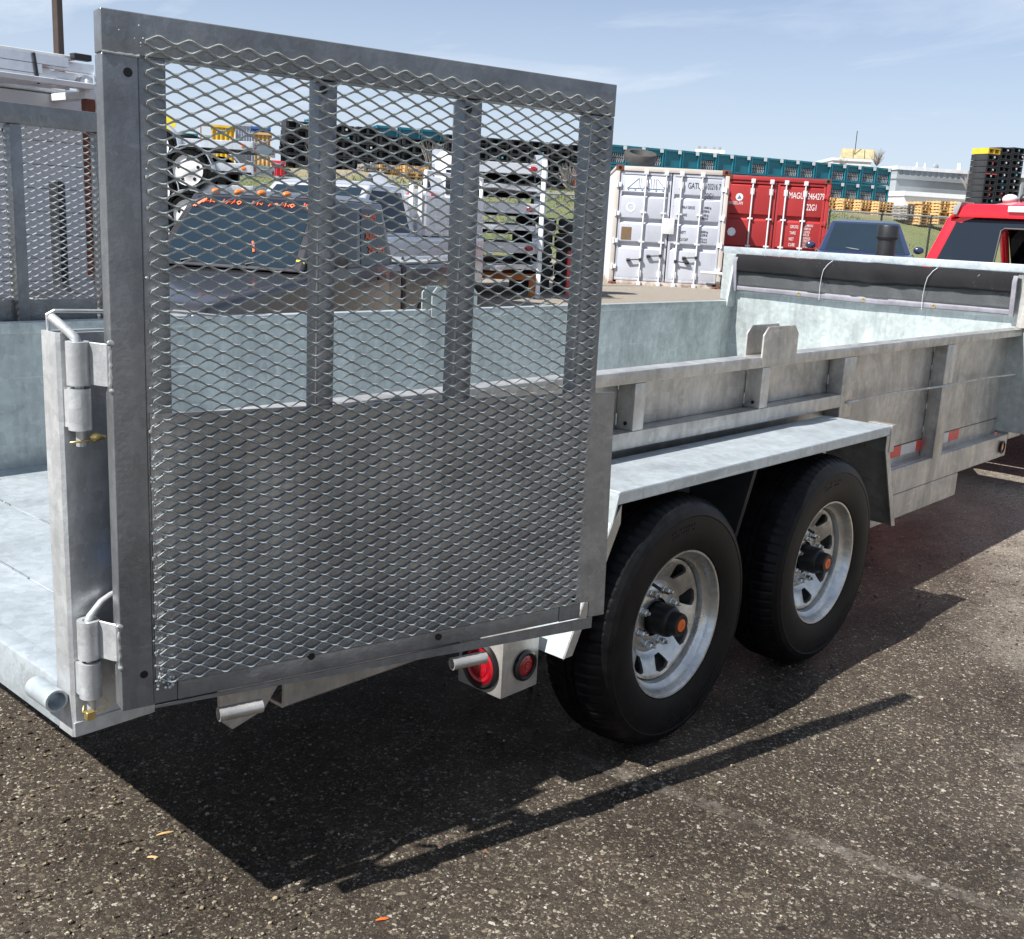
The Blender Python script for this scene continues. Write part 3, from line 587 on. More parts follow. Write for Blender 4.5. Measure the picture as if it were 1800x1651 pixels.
# wheels
def make_wheel(x):
    w = MB(); R, yo = 0.372, 1.5475
    n = 288
    prof = [(.2155, .014), (.222, .004), (.236, -.001), (.262, -.006), (.292, -.0085), (.318, -.006), (.322, -.0072), (.338, -.001), (.351, .010), (.3605, .024), (.368, .042), (.3715, .066), (.372, .085), (.364, .087), (.364, .093), (.372, .095), (.3725, .110), (.365, .112), (.365, .118), (.372, .120), (.372, .15), (.368, .170), (.355, .196), (.30, .212), (.24, .206), (.2155, .195)]
    c = Vector((x, yo, R)); vs = []
    for i, (r, a) in enumerate(prof):
        for k in range(n):
            rr = r
            if 8 <= i <= 12 and k % 4 == 0: rr = r - (.0032 if i > 8 else .0015)
            if 13 < i <= 19 and i not in (13, 14, 17, 18) and (k + i) % 4 == 2: rr = r - .003
            if 20 <= i <= 22 and k % 4 == 0: rr = r - .003
            vs.append(c + Vector((rr * math.cos(2 * PI * k / n), a, rr * math.sin(2 * PI * k / n))))
    m = len(prof); w.add(vs, [(i * n + k, i * n + (k + 1) % n, (i + 1) * n + (k + 1) % n, (i + 1) * n + k) for i in range(m - 1) for k in range(n)])
    yf = 1.556
    rim = MB(); rim.lathe((x, yf, R), [(.2155, .006), (.219, .001), (.2175, -.003), (.212, -.002), (.2065, .006), (.203, .020), (.198, .030), (.187, .036), (.1835, .046), (.182, .070), (.181, .20)], 96, 1)
    wh = rim.build('wheel', 'rim', TR, 0, 40)
    wh['label'] = 'galvanized eight spoke wheel with black hub' 
    w.build('tyre', 'rubber', wh, 0, 14)
    # disc with eight window holes
    rings = [(.058, 0.076), (.064, 0.076), (.092, 0.077), (.100, 0.081), (.108, 0.086), (.118, .082), (.124, .077), (.136, .070), (.150, .063), (.163, .057), (.170, .054), (.179, .051), (.1825, .060)]
    hw = {6: .085, 7: .13, 8: .17, 9: .185, 10: .10}
    vs = []; fs = []; per = 8; ns = 8 * per
    fr = [-1, -.72, -.36, 0, .36, .72, 1]  # across a hole
    for i, (r, a) in enumerate(rings):
        for s_ in range(8):
            a0 = 2 * PI * s_ / 8 + 0.2; h = hw.get(i, .17 if i > 8 else .11)
            angs = [a0 - h, a0 - h * .5, a0, a0 + h * .5, a0 + h, a0 + h + (2 * PI / 8 - 2 * h) * .33, a0 + h + (2 * PI / 8 - 2 * h) * .5, a0 + h + (2 * PI / 8 - 2 * h) * .67]
            for an in angs:
                aa = a + (.004 * (1 if 6 <= i <= 10 and angs.index(an) in (5, 6, 7) else 0)) * -1
                vs.append((x + r * math.cos(an), yf + aa, R + r * math.sin(an)))
    for i in range(len(rings) - 1):
        for k in range(ns):
            if 6 <= i < 10 and (k % per) < 4: continue
            fs.append((i * ns + k, i * ns + (k + 1) % ns, (i + 1) * ns + (k + 1) % ns, (i + 1) * ns + k))
    d = MB(); d.add(vs, fs); me = d.mesh('rim_disc', 0, 40)
    bm = bmesh.new(); bm.from_mesh(me)   # turn the edges of the windows inwards
    be = [e for e in bm.edges if e.is_boundary and .12 < math.hypot((e.verts[0].co.x + e.verts[1].co.x) / 2 - x, (e.verts[0].co.z + e.verts[1].co.z) / 2 - R) < .175]
    ex = bmesh.ops.extrude_edge_only(bm, edges=be)
    for v_ in ex['geom']:
        if isinstance(v_, bmesh.types.BMVert): v_.co.y += .010
    bm.to_mesh(me); bm.free(); me.shade_smooth(); me.set_sharp_from_angle(angle=rad(40))
    put('rim_disc', me, 'rim', wh)
    b = MB(); b.lathe((x, yf, R), [(0, .125), (.176, .125), (.176, .18)], 48, 1); P('brake_drum', b, 'hub', wh)
    hb = MB(); hb.lathe((x, yf, R), [(.062, 0.1010), (.060, 0.0850), (.047, 0.0790), (.0465, 0.0250), (.043, 0.0170), (.036, 0.0130), (.034, -0.0110), (.032, -0.0150), (.021, -0.0150), (.0195, -0.0110), (0, -0.0110)], 40, 1); P('hub', hb, 'hub', wh, smooth=35)
    P('hub_cap', MB().lathe((x, yf, R), [(.0195, -0.0110), (.0185, -0.0165), (.008, -0.0175), (.007, -0.0150), (0, -0.0150)], 28, 1), 'orange', wh)
    for k in range(8):
        an = 2 * PI * k / 8 + .35; lx, lz = x + .0825 * math.cos(an), R + .0825 * math.sin(an)
        q = MB(); q.lathe((lx, yf, lz), [(.0125, 0.0770), (.0125, 0.0720), (.0105, 0.0710), (.0105, 0.0550), (.0085, 0.0520), (.0055, 0.0520), (.0055, 0.0440), (0, 0.0430)], 6, 1); P('lug_nut', q, 'bolt', wh, smooth=20)
    vv = MB().tube([(x + .165 * math.cos(2.2), yf + .03, R + .165 * math.sin(2.2)), (x + .15 * math.cos(2.2), yf + .005, R + .15 * math.sin(2.2))], .005, 8); P('valve_stem', vv, 'hub', wh)
    lt = MB()      # moulded lettering blocks and rib on the sidewall
    for base, cnt in ((-1.65, 9), (-1.05, 8), (1.5, 9)):
        for k in range(cnt):
            an = base + k * .045
            for dr in (-.009, .009):
                if random.random() < .8: lt.ball((x + (.290 + dr * .7) * math.cos(an), yo - .0085, R + (.290 + dr * .7) * math.sin(an)), .004, 5, 3, (1.5, .35, .8))
    P('sidewall_lettering', lt, 'rubber', wh)
    return wh
make_wheel(2.483); make_wheel(3.387)

# rear corner post with hinges
def post(y0, y1, flip):
    q = MB(); s_ = -1 if flip else 1
    q.prism([(X0 + .006, y0), (X0, y0 + s_ * .006), (X0, y1), (X0 + .006, y1), (X0 + .006, y0 + s_ * .012), (X0 + .012, y0 + s_ * .007), (1.012, y0 + s_ * .007), (1.012, y0)], 2, .469, 1.234)
    return q
cp = P('corner_post', post(YR, 1.893, False), 'galv', smooth=30)
P('post_cap', MB().box(X0 + .02, 1.012, YR + .008, 1.893, 1.20, 1.206), 'galv', cp)
P('post_plate', MB().box(X0 + .004, 1.012, 1.885, 1.8935, .57, 1.233), 'galv_floor', cp)
P('grab_rod', MB().tube([(.86, 1.885, 1.23), (.858, 1.884, 1.262), (.868, 1.880, 1.268), (1.10, 1.87, 1.262), (1.2, 1.87, 1.25)], .0035, 8), 'galv', cp)
P('base_plate', MB().box(X0 + .001, 1.016, YR - .003, YR, .4705, .50), 'galv', cp, .001)
P('corner_post', post(3.645, 3.585, True), 'galv', smooth=30)
HX, HY = .874, 1.808
for z0, z1, zc in ((1.066, 1.142, 1), (.556, .628, 2)):
    hn = MB(); hn.pipe((HX, HY, z0), (HX, HY, z1 - .002), .0200, .0115, 28); hn.box(HX - .016, HX + .006, HY + .008, YR - .001, z0 + .003, z1 - .006)
    P('hinge_barrel', hn, 'galv', cp, smooth=45)
    hp = MB(); zt_ = z1 + .076
    if zc == 1: hp.tube([(HX, HY, z0 - .03), (HX, HY, zt_ + .002), (HX - .002, HY + .004, zt_ + .010), (HX - .014, HY + .030, zt_ + .030), (HX - .022, HY + .048, zt_ + .042)], .0082, 12)
    else: hp.tube([(HX, HY, z0 - .035), (HX, HY, zt_ + .002), (HX + .003, HY - .002, zt_ + .010), (HX + .03, HY + .006, zt_ + .030), (HX + .06, HY + .012, zt_ + .040)], .0075, 12)
    P('hinge_pin', hp, 'galv', cp, smooth=50)
    cl = MB()
    if zc == 1:
        cl.tube([(HX - .022, HY - .004, z0 - .021), (HX + .01, HY - .012, z0 - .019)], .0022, 8); cl.ball((HX + .018, HY - .016, z0 - .013), .0095, 10, 6, (1, 1, .9)); cl.tube([(HX + .02, HY - .016, z0 - .013), (HX + .036, HY - .02, z0 - .014)], [.0085, .003], 8)
    else:
        cl.tube([(HX - .016, HY - .004, z0 - .012), (HX - .022, HY - .010, z0 - .022), (HX - .012, HY - .014, z0 - .027), (HX + .02, HY - .012, z0 - .027), (HX + .03, HY - .01, z0 - .018), (HX + .022, HY - .006, z0 - .008)], .0018, 8); cl.box(HX - .020, HX - .004, HY - .024, HY - .010, z0 - .036, z0 - .020)
    P('retaining_clip', cl, 'brass', cp, .001, smooth=40)

# gates ---------------------------------------------------------------------
def expanded(mb, u0, u1, z0, z1, d0, lwd=.0512, swd=.0238, w=.0041, t=.0023):
    """raised expanded metal: one continuous zigzag strand per slit row; the strand lies open at the bonds and stands up along the legs"""
    p = swd / 2; tb = rad(40); A = (p - w * math.sin(tb)) / 2; dl = w * math.cos(tb)
    rows = int((z1 - z0) / p); cols = int(round((u1 - u0) / (lwd / 2)))
    for j in range(rows):
        zc = z0 + (j + .5) * p; pts = []
        for c in range(cols + 1):
            s = 1 if (c + j) % 2 == 0 else -1; u = u0 + c * lwd / 2; jz = random.uniform(-.0003, .0003)
            for du, f_, th, tt in ((-.0105, .24, rad(50), .5), (-.0066, .66, tb, .85), (-.0028, 1, tb, 1), (.0028, 1, tb, 1), (.0066, .66, tb, .85), (.0105, .24, rad(50), .5)):
                uu = u + du
                if uu < u0 or uu > u1: continue
                pts.append((uu, zc + s * A * f_ + jz, d0 + s * dl / 2 * f_, th, t * tt))
        vs = []
        for (u, z, d, th, tt) in pts:
            wu, wd, nu, nd = math.sin(th), -math.cos(th), math.cos(th), math.sin(th)
            for a, b in ((-1, -1), (1, -1), (1, 1), (-1, 1)):
                vs.append((u, d + wd * a * w / 2 + nd * b * tt / 2, z + wu * a * w / 2 + nu * b * tt / 2))
        m = len(pts); fs = [(i * 4 + k, i * 4 + (k + 1) % 4, (i + 1) * 4 + (k + 1) % 4, (i + 1) * 4 + k) for i in range(m - 1) for k in range(4)] + [(3, 2, 1, 0), (4 * m - 4, 4 * m - 3, 4 * m - 2, 4 * m - 1)]
        mb.add(vs, fs)
def gate(hx, hy, ang, front, label):
    """local frame: u along the leaf from its hinge, d away from the mesh side, z up"""
    a = rad(ang)
    # columns: u axis, d axis, z axis
    ud = Vector((math.cos(a), math.sin(a), 0)); dd = Vector((-math.sin(a), math.cos(a), 0)) * front
    T = Matrix(((ud.x, dd.x, 0, hx), (ud.y, dd.y, 0, hy), (0, 0, 1, 0), (0, 0, 0, 1)))
    D = .044
    fr = MB(T); fr.box(.025, .083, 0, D, .5465, 1.6945)                 # hinge stile
    fr.box(.083, .129, .004, .010, .5465, 1.6945)
    fr.box(1.030, 1.093, 0, D, .5465, 1.6945)
    fr.box(.025, 1.094, 0, D, 1.6955, 1.762)
    fr.box(.129, 1.030, .002, D - .002, .547, .5845)
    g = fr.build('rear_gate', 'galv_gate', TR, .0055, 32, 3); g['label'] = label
    for (ua, ub) in ((.405, .442), (.716, .757)):
        P('gate_bar', MB(T).box(ua, ub, .0045, .052, .586, 1.694), 'galv_gate', g, .004, seg=2)
    for (u, z) in ((.066, 1.668), (.412, 1.678), (.722, 1.674), (1.079, 1.672), (.066, .592 + .02), (.40, .583), (.70, .57), (1.070, .598)):
        P('vent_hole', MB(T).tube([(u, -.0006, z), (u, .004, z)], .0075, 16), 'hub', g)
    me = MB(T); expanded(me, .091, 1.081, .588, 1.740, -.0052)
    P('expanded_mesh', me, 'galv_mesh', g, smooth=0)
    if front > 0:
        pl = MB(T); pl.prism([(.088, .5855), (.088, 1.1), (1.026, 1.096), (1.150, 1.092), (1.166, .545), (1.118, .545), (1.118, .5855)], 1, -.0005, .0035)
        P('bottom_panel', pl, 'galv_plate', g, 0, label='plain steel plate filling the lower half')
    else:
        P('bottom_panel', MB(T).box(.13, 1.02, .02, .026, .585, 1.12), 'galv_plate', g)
    ch = MB(T); ch.prism([(.084, .5455), (.084, .5405), (1.13, .516), (1.13, .5445)], 1, -.001, .0015); P('bottom_channel', ch, 'galv_gate', g)
    wb = MB(T)
    for k in range(48):
        for q_ in range(random.choice((2, 3, 4, 5))):
            z = .60 + k * .0238 + random.gauss(0, .0045)
            if z < 1.10 or (z < 1.735 and random.random() < .12): wb.ball((.0905 + random.gauss(0, .0022), -.0025 - random.random() * .003, z), random.uniform(.0014, .0034), 6, 4, (random.uniform(.8, 1.6), .8, random.uniform(.8, 1.5)))
    for k in range(12): wb.ball((.1 + random.uniform(-.012, .02), -.003, .588 + random.uniform(-.012, .012)), random.uniform(.002, .005), 6, 4)
    u = .026
    wb.tube([(.026 + .0042 * k, -.0003, 1.695 + random.gauss(0, .0006)) for k in range(15)], [random.uniform(.0020, .0034) for k in range(15)], 7)
    for k in range(5): wb.ball((random.uniform(.03, .09), 0, random.uniform(1.70, 1.75)), random.uniform(.001, .0022), 6, 4)
    P('weld_bead', wb, 'weld', g)
    for z0, z1 in ((1.146, 1.222), (.634, .708)):
        P('hinge_plate', MB().hexa([(HX + .012, HY - .012, z0), (HX + .017, HY - .017, z0), (hx + .036, hy + .012, z0), (hx + .026, hy + .03, z0)], [(HX + .012, HY - .012, z1), (HX + .017, HY - .017, z1), (hx + .036, hy + .012, z1), (hx + .026, hy + .03, z1)]) if front > 0 else MB(T).box(-.02, .03, .01, .018, z0, z1), 'galv', g, .0015)
        if front > 0:
            P('hinge_knuckle', MB().pipe((HX, HY, z0), (HX, HY, z1), .0200, .010, 28), 'galv', g, smooth=45)
            wv = MB(T)
            wv.tube([(.0245 + random.gauss(0, .0008), .003, z0 + (z1 - z0) * k / 14) for k in range(15)], [random.uniform(.0022, .0042) for k in range(15)], 7); wv.ball((.026, .002, z1 + .004), .006, 8, 5, (1.2, .8, 1)); wv.ball((.025, .002, z0 - .002), .005, 8, 5)
            P('weld_bead', wv, 'weld', g)
    if front > 0:
        for u in (.205, .735):
            P('latch_tube', MB(T).pipe((u, -.002, .500), (u + .088, -.002, .500), .0140, .0110, 24), 'galv_side', g, smooth=50)
    return g
gate(.87, 1.735, -13.3, 1, 'mesh rear gate swung round beside the near fender')
gate(.87, 3.70, 4.0, -1, 'mesh rear gate swung round along the far side wall')
# pin that pokes out behind the near gate
P('latch_pin', MB().tube([(.935, 1.80, .80), (.965, 1.765, .80)], .007, 10), 'blue', cp)

# rolled tarp hung on the front wall
TP = thing('mesh_tarp', 'black mesh tarp hanging along the front wall of the trailer bed', 'tarp', (X1 - .05, 2.73, 1.12), world=True)
def tarp_sheet(prof, mat, name, parent, wr):
    mb = MB(); ny = 90; vs = []
    ph = [random.uniform(0, 6) for _ in range(8)]
    for i in range(ny + 1):
        y = 1.885 + (3.585 - 1.885) * i / ny
        for k, (dx_, z) in enumerate(prof):
            w_ = sum(math.sin(y * f_ + ph[q] + k * .5) * am for q, (f_, am) in enumerate(((7, .004), (17, .004), (31, .0035), (53, .0022)))) * wr * (1.6 if 2.4 < y < 3.1 else .8)
            vs.append((X1 - dx_ - w_ - .001, y, z + w_ * .5 + (0.004 * math.sin(y * 4) if k > 0 else 0)))
    m = len(prof); mb.add(vs, [(i * m + k, i * m + k + 1, (i + 1) * m + k + 1, (i + 1) * m + k) for i in range(ny) for k in range(m - 1)])
    o = mb.build(name, mat, parent, 0, 60); mo = o.modifiers.new('thickness', 'SOLIDIFY'); mo.thickness = .002; return o
tarp_sheet([(.02, 1.344), (.034, 1.340), (.048, 1.328), (.057, 1.310), (.060, 1.29), (.058, 1.268), (.055, 1.252), (.053, 1.236)], 'tarp', 'tarp_roll', TP, .8)
tarp_sheet([(.030, 1.262), (.034, 1.230), (.034, 1.19), (.034, 1.165), (.034, 1.150)], 'tarp_thin', 'tarp_flap', TP, .15)
tarp_sheet([(.0345, 1.152), (.035, 1.14), (.036, 1.126), (.034, 1.120)], 'hem', 'tarp_hem', TP, .15)
for ya, yb in ((1.882, 1.905), (3.563, 3.588)):
    P('tarp_hem', MB().hexa([(X1 - .055, ya, 1.33), (X1 - .068, ya, 1.30), (X1 - .045, ya, 1.12), (X1 - .03, ya, 1.12)], [(X1 - .055, yb, 1.33), (X1 - .068, yb, 1.30), (X1 - .045, yb, 1.12), (X1 - .03, yb, 1.12)]), 'hem', TP)
for y in (1.893, 2.31, 2.72, 3.13, 3.575):
    P('grommet', MB().lathe((X1 - .040, y, 1.134), [(.005, 0), (.007, -.003), (.0105, -.003), (.012, 0), (.0105, .003), (.007, .003)], 16, 0, True), 'brass', TP)
for y in (2.36, 2.98):
    P('tie_cord', MB().tube([(X1 - .05, y - .05, 1.346), (X1 - .064, y - .03, 1.325), (X1 - .076, y - .01, 1.29), (X1 - .070, y, 1.25), (X1 - .058, y + .01, 1.19), (X1 - .05, y + .012, 1.135), (X1 - .046, y + .012, 1.11)], .0015, 6), 'offwhite', TP)

# ------------------------------------------------------------------ vehicles
def quad_at(c, u, v): return c[0].lerp(c[1], u).lerp(c[3].lerp(c[2], u), v)
def pane(mb, c, m, off=.004, th=.006):
    """slab lying on the face c (4 corners: bottom left, bottom right, top right, top left), inset by m=(l,r,b,t)"""
    c = [Vector(p) for p in c]; n = (c[1] - c[0]).cross(c[3] - c[0]).normalized()
    q = [quad_at(c, m[0], m[2]), quad_at(c, 1 - m[1], m[2]), quad_at(c, 1 - m[1], 1 - m[3]), quad_at(c, m[0], 1 - m[3])]
    mb.hexa([p + n * (off - th) for p in q], [p + n * off for p in q]); return n
def vpart(mb, name, mat, root, bev=0, smooth=35, seg=2, label=None):
    o = mb.build(name, mat, root, bev, smooth, seg)
    if label: o['label'] = label
    return o
def car_wheel(root, x, y, r, mat='silver_paint', w=.2):
    s = 1 if y > 0 else -1; t = MB()
    t.lathe((x, y, r), [(r * .62, 0), (r * .9, s * -.0), (r, -s * .03), (r, -s * (w - .03)), (r * .9, -s * w), (r * .6, -s * w)], 36, 1); o = vpart(t, 'wheel', 'rubber', root)
    q = MB(); q.lathe((x, y, r), [(r * .63, -s * .002), (r * .58, -s * .02), (r * .5, -s * .03), (r * .2, -s * .01), (0, -s * .008)], 24, 1); vpart(q, 'rim', mat, o); return o
def body_shell(root, prof, hw, mat, bev=.05, name='body', taper=.0):
    """side outline prof (x,z) swept across the width"""
    mb = MB(); mb.hexa([(x, -hw, z) for x, z in prof], [(x, hw, z) for x, z in prof]); return vpart(mb, name, mat, root, bev, 40, 3)
def cabin(root, b, t, zb, zt, wb, wt, mat, crown=.04):
    """greenhouse: b=(rear,front) at the belt, t=(rear,front) at the roof"""
    x0, x1 = b; X0_, X1_ = t; mb = MB(); zm = zt - .05
    mb.hexa([(x0, -wb, zb), (x1, -wb, zb), (x1, wb, zb), (x0, wb, zb)], [(X0_, -wt, zm), (X1_, -wt, zm), (X1_, wt, zm), (X0_, wt, zm)])
    mb.hexa([(X0_, -wt, zm), (X1_, -wt, zm), (X1_, wt, zm), (X0_, wt, zm)], [(X0_ + .12, -wt + .14, zt), (X1_ - .18, -wt + .14, zt), (X1_ - .18, wt - .14, zt), (X0_ + .12, wt - .14, zt)])
    o = vpart(mb, 'cab', mat, root, .03, 50, 3)
    front = [Vector((x1, -wb, zb)), Vector((x1, wb, zb)), Vector((X1_, wt, zm)), Vector((X1_, -wt, zm))]
    rear = [Vector((x0, -wb, zb)), Vector((x0, wb, zb)), Vector((X0_, wt, zm)), Vector((X0_, -wt, zm))]
    left = [Vector((x1, wb, zb)), Vector((x0, wb, zb)), Vector((X0_, wt, zm)), Vector((X1_, wt, zm))]
    left = [Vector((x0, wb, zb)), Vector((x1, wb, zb)), Vector((X1_, wt, zm)), Vector((X0_, wt, zm))]
    right = [Vector((x0, -wb, zb)), Vector((x1, -wb, zb)), Vector((X1_, -wt, zm)), Vector((X0_, -wt, zm))]
    return o, front, rear, left, right
def flip(c): return [c[1], c[0], c[3], c[2]]
def strip_marks(mb, c, strokes, off=.006, r=.008):
    """hand drawn strokes on a pane; points in pane coordinates 0..1"""
    c = [Vector(p) for p in c]; n = (c[1] - c[0]).cross(c[3] - c[0]).normalized()
    for st in strokes: mb.tube([quad_at(c, u, v) + n * off for u, v in st], r, 5)

# charcoal compact pickup parked behind the far wall
fwd = Vector((-.905, -.425, 0)); rz = math.atan2(fwd.y, fwd.x)
apil = PX(528, 480, 9.5)           # foot of its near windscreen pillar
off = Matrix.Rotation(rz, 3, 'Z') @ Vector((1.10, .735, 0))
base = Vector((apil.x, apil.y, 0)) - off; base.z = gz(base.x, base.y) - .02
DT = thing('pickup_truck', 'charcoal pickup truck with orange writing on its windscreen and amber roof lamps', 'pickup truck', base, rz)
body_shell(DT, [(2.78, .42), (2.80, .66), (2.70, .77), (2.1, .83), (1.14, .925), (.9, .95), (-.9, .985), (-.92, .42)], .84, 'char_paint', .07)
body_shell(DT, [(-.96, .40), (-.96, .975), (-2.5, .975), (-2.5, .40)], .84, 'char_paint', .05, 'truck_bed')
cab_, fr_, re_, le_, ri_ = cabin(DT, (-.86, 1.12), (-.72, .56), .945, 1.625, .755, .665, 'char_paint')
g = MB(); pane(g, fr_, (.06, .06, .05, .04)); wsx = vpart(g, 'windscreen', 'glass_blue', DT, 0, 30)
g = MB(); pane(g, fr_, (.06, .06, .80, .04), .006); vpart(g, 'sun_band', 'glass', wsx, 0, 30)
g = MB(); pane(g, flip(le_), (.36, .40 - .33, .10, .12)); pass
sw = flip(le_)   # seen from outside: left end is the front
g = MB(); pane(g, sw, (.10, .45, .07, .10)); w1 = vpart(g, 'window', 'glass', DT, 0, 30)
g = MB(); pane(g, sw, (.60, .05, .07, .10)); w2 = vpart(g, 'window', 'glass', DT, 0, 30)
g = MB(); pane(g, ri_, (.05, .60, .07, .10)); pane(g, ri_, (.45, .10, .07, .10)); vpart(g, 'window', 'glass', DT, 0, 30)
g = MB(); pane(g, flip(re_), (.1, .1, .1, .1)); vpart(g, 'window', 'glass', DT, 0, 30)
def scribble(u0, u1, v, h, n, seed):
    rnd = random.Random(seed); out = []; u = u0; w = (u1 - u0) / n
    for i in range(n):
        k = rnd.choice((0, 1, 2)); a, b, c_ = u + w * .1, u + w * .5, u + w * .9
        if k == 0: out.append([(a, v), (b, v + h), (b + w * .1, v + h * .2), (c_, v + h * .5)])
        elif k == 1: out.append([(a, v + h * .5), (b, v + h * .7), (c_, v + h * .4), (b, v), (a, v + h * .4)])
        else: out.append([(a, v + h), (a + w * .1, v), (b, v + h * .4), (c_, v + h * .1), (c_, v + h * .6)])
        u += w
    return out
wt_ = MB(); strip_marks(wt_, fr_, scribble(.12, .22, .86, .055, 2, 1) + scribble(.26, .42, .855, .07, 4, 2) + scribble(.48, .58, .855, .06, 2, 3) + scribble(.62, .82, .85, .065, 5, 4), .010, .007)
strip_marks(wt_, fr_, [[(.62, .36), (.64, .29), (.655, .22)], [(.07, .80), (.10, .86), (.13, .91)], [(.085, .80), (.115, .87), (.14, .92)]], .010, .010)
strip_marks(wt_, fr_, scribble(.88, .95, .88, .04, 3, 6) + scribble(.87, .95, .83, .04, 3, 8), .010, .006)
vpart(wt_, 'lettering', 'marker', wsx, 0, 60, label='orange marker handwriting across the top of the windscreen')['kind'] = 'stuff'
def face_mtx(c, u, v, off=.012):
    c = [Vector(p) for p in c]; ex = (c[1] - c[0]).normalized(); n = ex.cross((c[3] - c[0])).normalized(); ey = n.cross(ex); p = quad_at(c, u, v) + n * off
    return Matrix(((ex.x, ey.x, n.x, p.x), (ex.y, ey.y, n.y, p.y), (ex.z, ey.z, n.z, p.z), (0, 0, 0, 1)))
text('AUSTIN', .085, 'marker', w2, face_mtx(sw, .66, .42)); text('2ND GEN', .085, 'marker', w2, face_mtx(sw, .69, .22))
text('2ND GEN', .075, 'marker', w2, face_mtx(sw, .61, .72))
for k in range(5):
    y = -.50 + .25 * k; q = MB(); q.ball((.47 - .02 * abs(k - 2), y, 1.60), .045, 10, 6, (1.5, .8, .7)); vpart(q, 'roof_lamp', 'amber', DT, 0, 60)
for y in (.2, -.45):
    q = MB(); q.tube([(1.10, y, .985), (.98, y + .25, 1.05), (.95, y + .45, 1.062)], .010, 6); q.tube([(1.0, y + .05, 1.035), (.93, y + .5, 1.075)], .014, 6); vpart(q, 'wiper', 'black', wsx)
q = MB(); pane(q, [Vector((1.05, .838, .5)), Vector((-.55, .838, .5)), Vector((-.55, .838, .97)), Vector((1.05, .838, .97))], (0, 0, 0, 0), .004); dr = vpart(q, 'door', 'char_paint', DT, .01)
q = MB(); q.box(-.46, -.28, .842, .850, .845, .90); vpart(q, 'handle', 'black', dr, .004)
q = MB(); q.hexa([(.85, .84, .98), (.72, .84, .98), (.72, 1.02, .98), (.80, 1.02, .98)], [(.85, .84, 1.13), (.74, .84, 1.13), (.74, 1.02, 1.11), (.80, 1.02, 1.11)]); vpart(q, 'mirror', 'black', DT, .02)
q = MB(); q.box(1.0, 1.04, .66, .74, 1.0, 1.05); vpart(q, 'windscreen_sticker', 'rag', wsx, .003)
q = MB(); q.box(-2.46, -.98, -.80, .80, .976, 1.0); vpart(q, 'bed_cover', 'roof_grey', DT, .015)
q = MB(); q.tube([(-1.0, .79, 1.04), (-2.4, .79, 1.04)], .018, 8); [q.tube([(xx, .79, .99), (xx, .79, 1.04)], .014, 6) for xx in (-1.05, -1.7, -2.35)]; vpart(q, 'bed_rail', 'alu', DT)
for xx in (1.55, -1.55):
    for y in (.85, -.85): car_wheel(DT, xx, y, .33)
q = MB()
for y in (.6, -.6): q.box(2.72, 2.805, y - .16, y + .16, .58, .72)
vpart(q, 'headlight', 'grey_glass', DT, .02)

# red tow truck hitched ahead
RT = thing('pickup_truck', 'glossy red pickup truck in front of the trailer with its rear sliding window open', 'pickup truck', (9.35, 2.74, gz(9.6, 2.7)), rad(1.0))
zg = 0.0
hb_ = [(-.03, 1.0, 1.0), (-.03, 1.0, 1.24), (.10, .86, 1.70), (.16, .76, 1.80)]   # x, half width, z up the rear corner
fb_ = [(2.3, 1.0, 1.0), (2.25, 1.0, 1.24), (1.50, .86, 1.70), (1.40, .76, 1.81)]
def shell_strip(mb, A, B, th):
    """band between two polylines with thickness th (inwards vectors in th)"""
    n = len(A); ib = [Vector(p) + Vector(t_) for p, t_ in zip(A, th)]; ic = [Vector(p) + Vector(t_) for p, t_ in zip(B, th)]
    for i in range(n - 1):
        mb.hexa([A[i], A[i + 1], B[i + 1], B[i]], [ib[i], ib[i + 1], ic[i + 1], ic[i]])
for s in (1, -1):
    shell = MB()
    A = [(x, s * w, z) for x, w, z in hb_]; B = [(x + .11, s * w, z) for x, w, z in hb_]
    shell_strip(shell, A, B, [(0, -s * .10, 0)] * 3 + [(0, -s * .12, -.04)])
    A2 = [(x, s * w, z) for x, w, z in fb_]; B2 = [(x - .10, s * w, z) for x, w, z in fb_]
    shell_strip(shell, A2, B2, [(0, -s * .07, 0)] * 3 + [(0, -s * .07, -.03)])
    shell.box(-.03, 2.3, s * 1.0 - .02, s * 1.0 + .02, .55, 1.22)
    rb = vpart(shell, 'cab_side', 'red_paint', RT, .018, 50, 3)
roof = MB(); nx, ny = 8, 14; vs = []
for i in range(nx + 1):
    for k in range(ny + 1):
        t_ = -1 + 2 * k / ny; e = abs(t_) ** 4; xx = .07 + (1.46 - .07) * i / nx; ed = min(i, nx - i)
        vs.append((xx + (.02 if i == 0 else 0), t_ * .84, 1.862 - .15 * e - (.055 if ed == 0 else .012 if ed == 1 else 0) - .01 * t_ * t_))
top = len(vs); vs += [(x, y * .99, z - .05) for x, y, z in vs]; m_ = ny + 1; fs = []
for i in range(nx):
    for k in range(ny):
        a_, b_, c_, d_2 = i * m_ + k, i * m_ + k + 1, (i + 1) * m_ + k + 1, (i + 1) * m_ + k
        fs += [(a_, b_, c_, d_2), (top + a_, top + d_2, top + c_, top + b_)]
for k in range(ny): fs += [(k, top + k, top + k + 1, k + 1), (nx * m_ + k, nx * m_ + k + 1, top + nx * m_ + k + 1, top + nx * m_ + k)]
for i in range(nx): fs += [(i * m_, (i + 1) * m_, top + (i + 1) * m_, top + i * m_), (i * m_ + ny, top + i * m_ + ny, top + (i + 1) * m_ + ny, (i + 1) * m_ + ny)]
roof.add(vs, fs); rf = vpart(roof, 'roof', 'red_paint', RT, 0, 60)
q = MB(); q.hexa([(.055, -.84, 1.70), (.055, .84, 1.70), (.055, .70, 1.812), (.055, -.70, 1.812)], [(.10, -.84, 1.70), (.10, .84, 1.70), (.10, .70, 1.812), (.10, -.70, 1.812)]); vpart(q, 'roof_edge', 'red_paint', rf, .01)
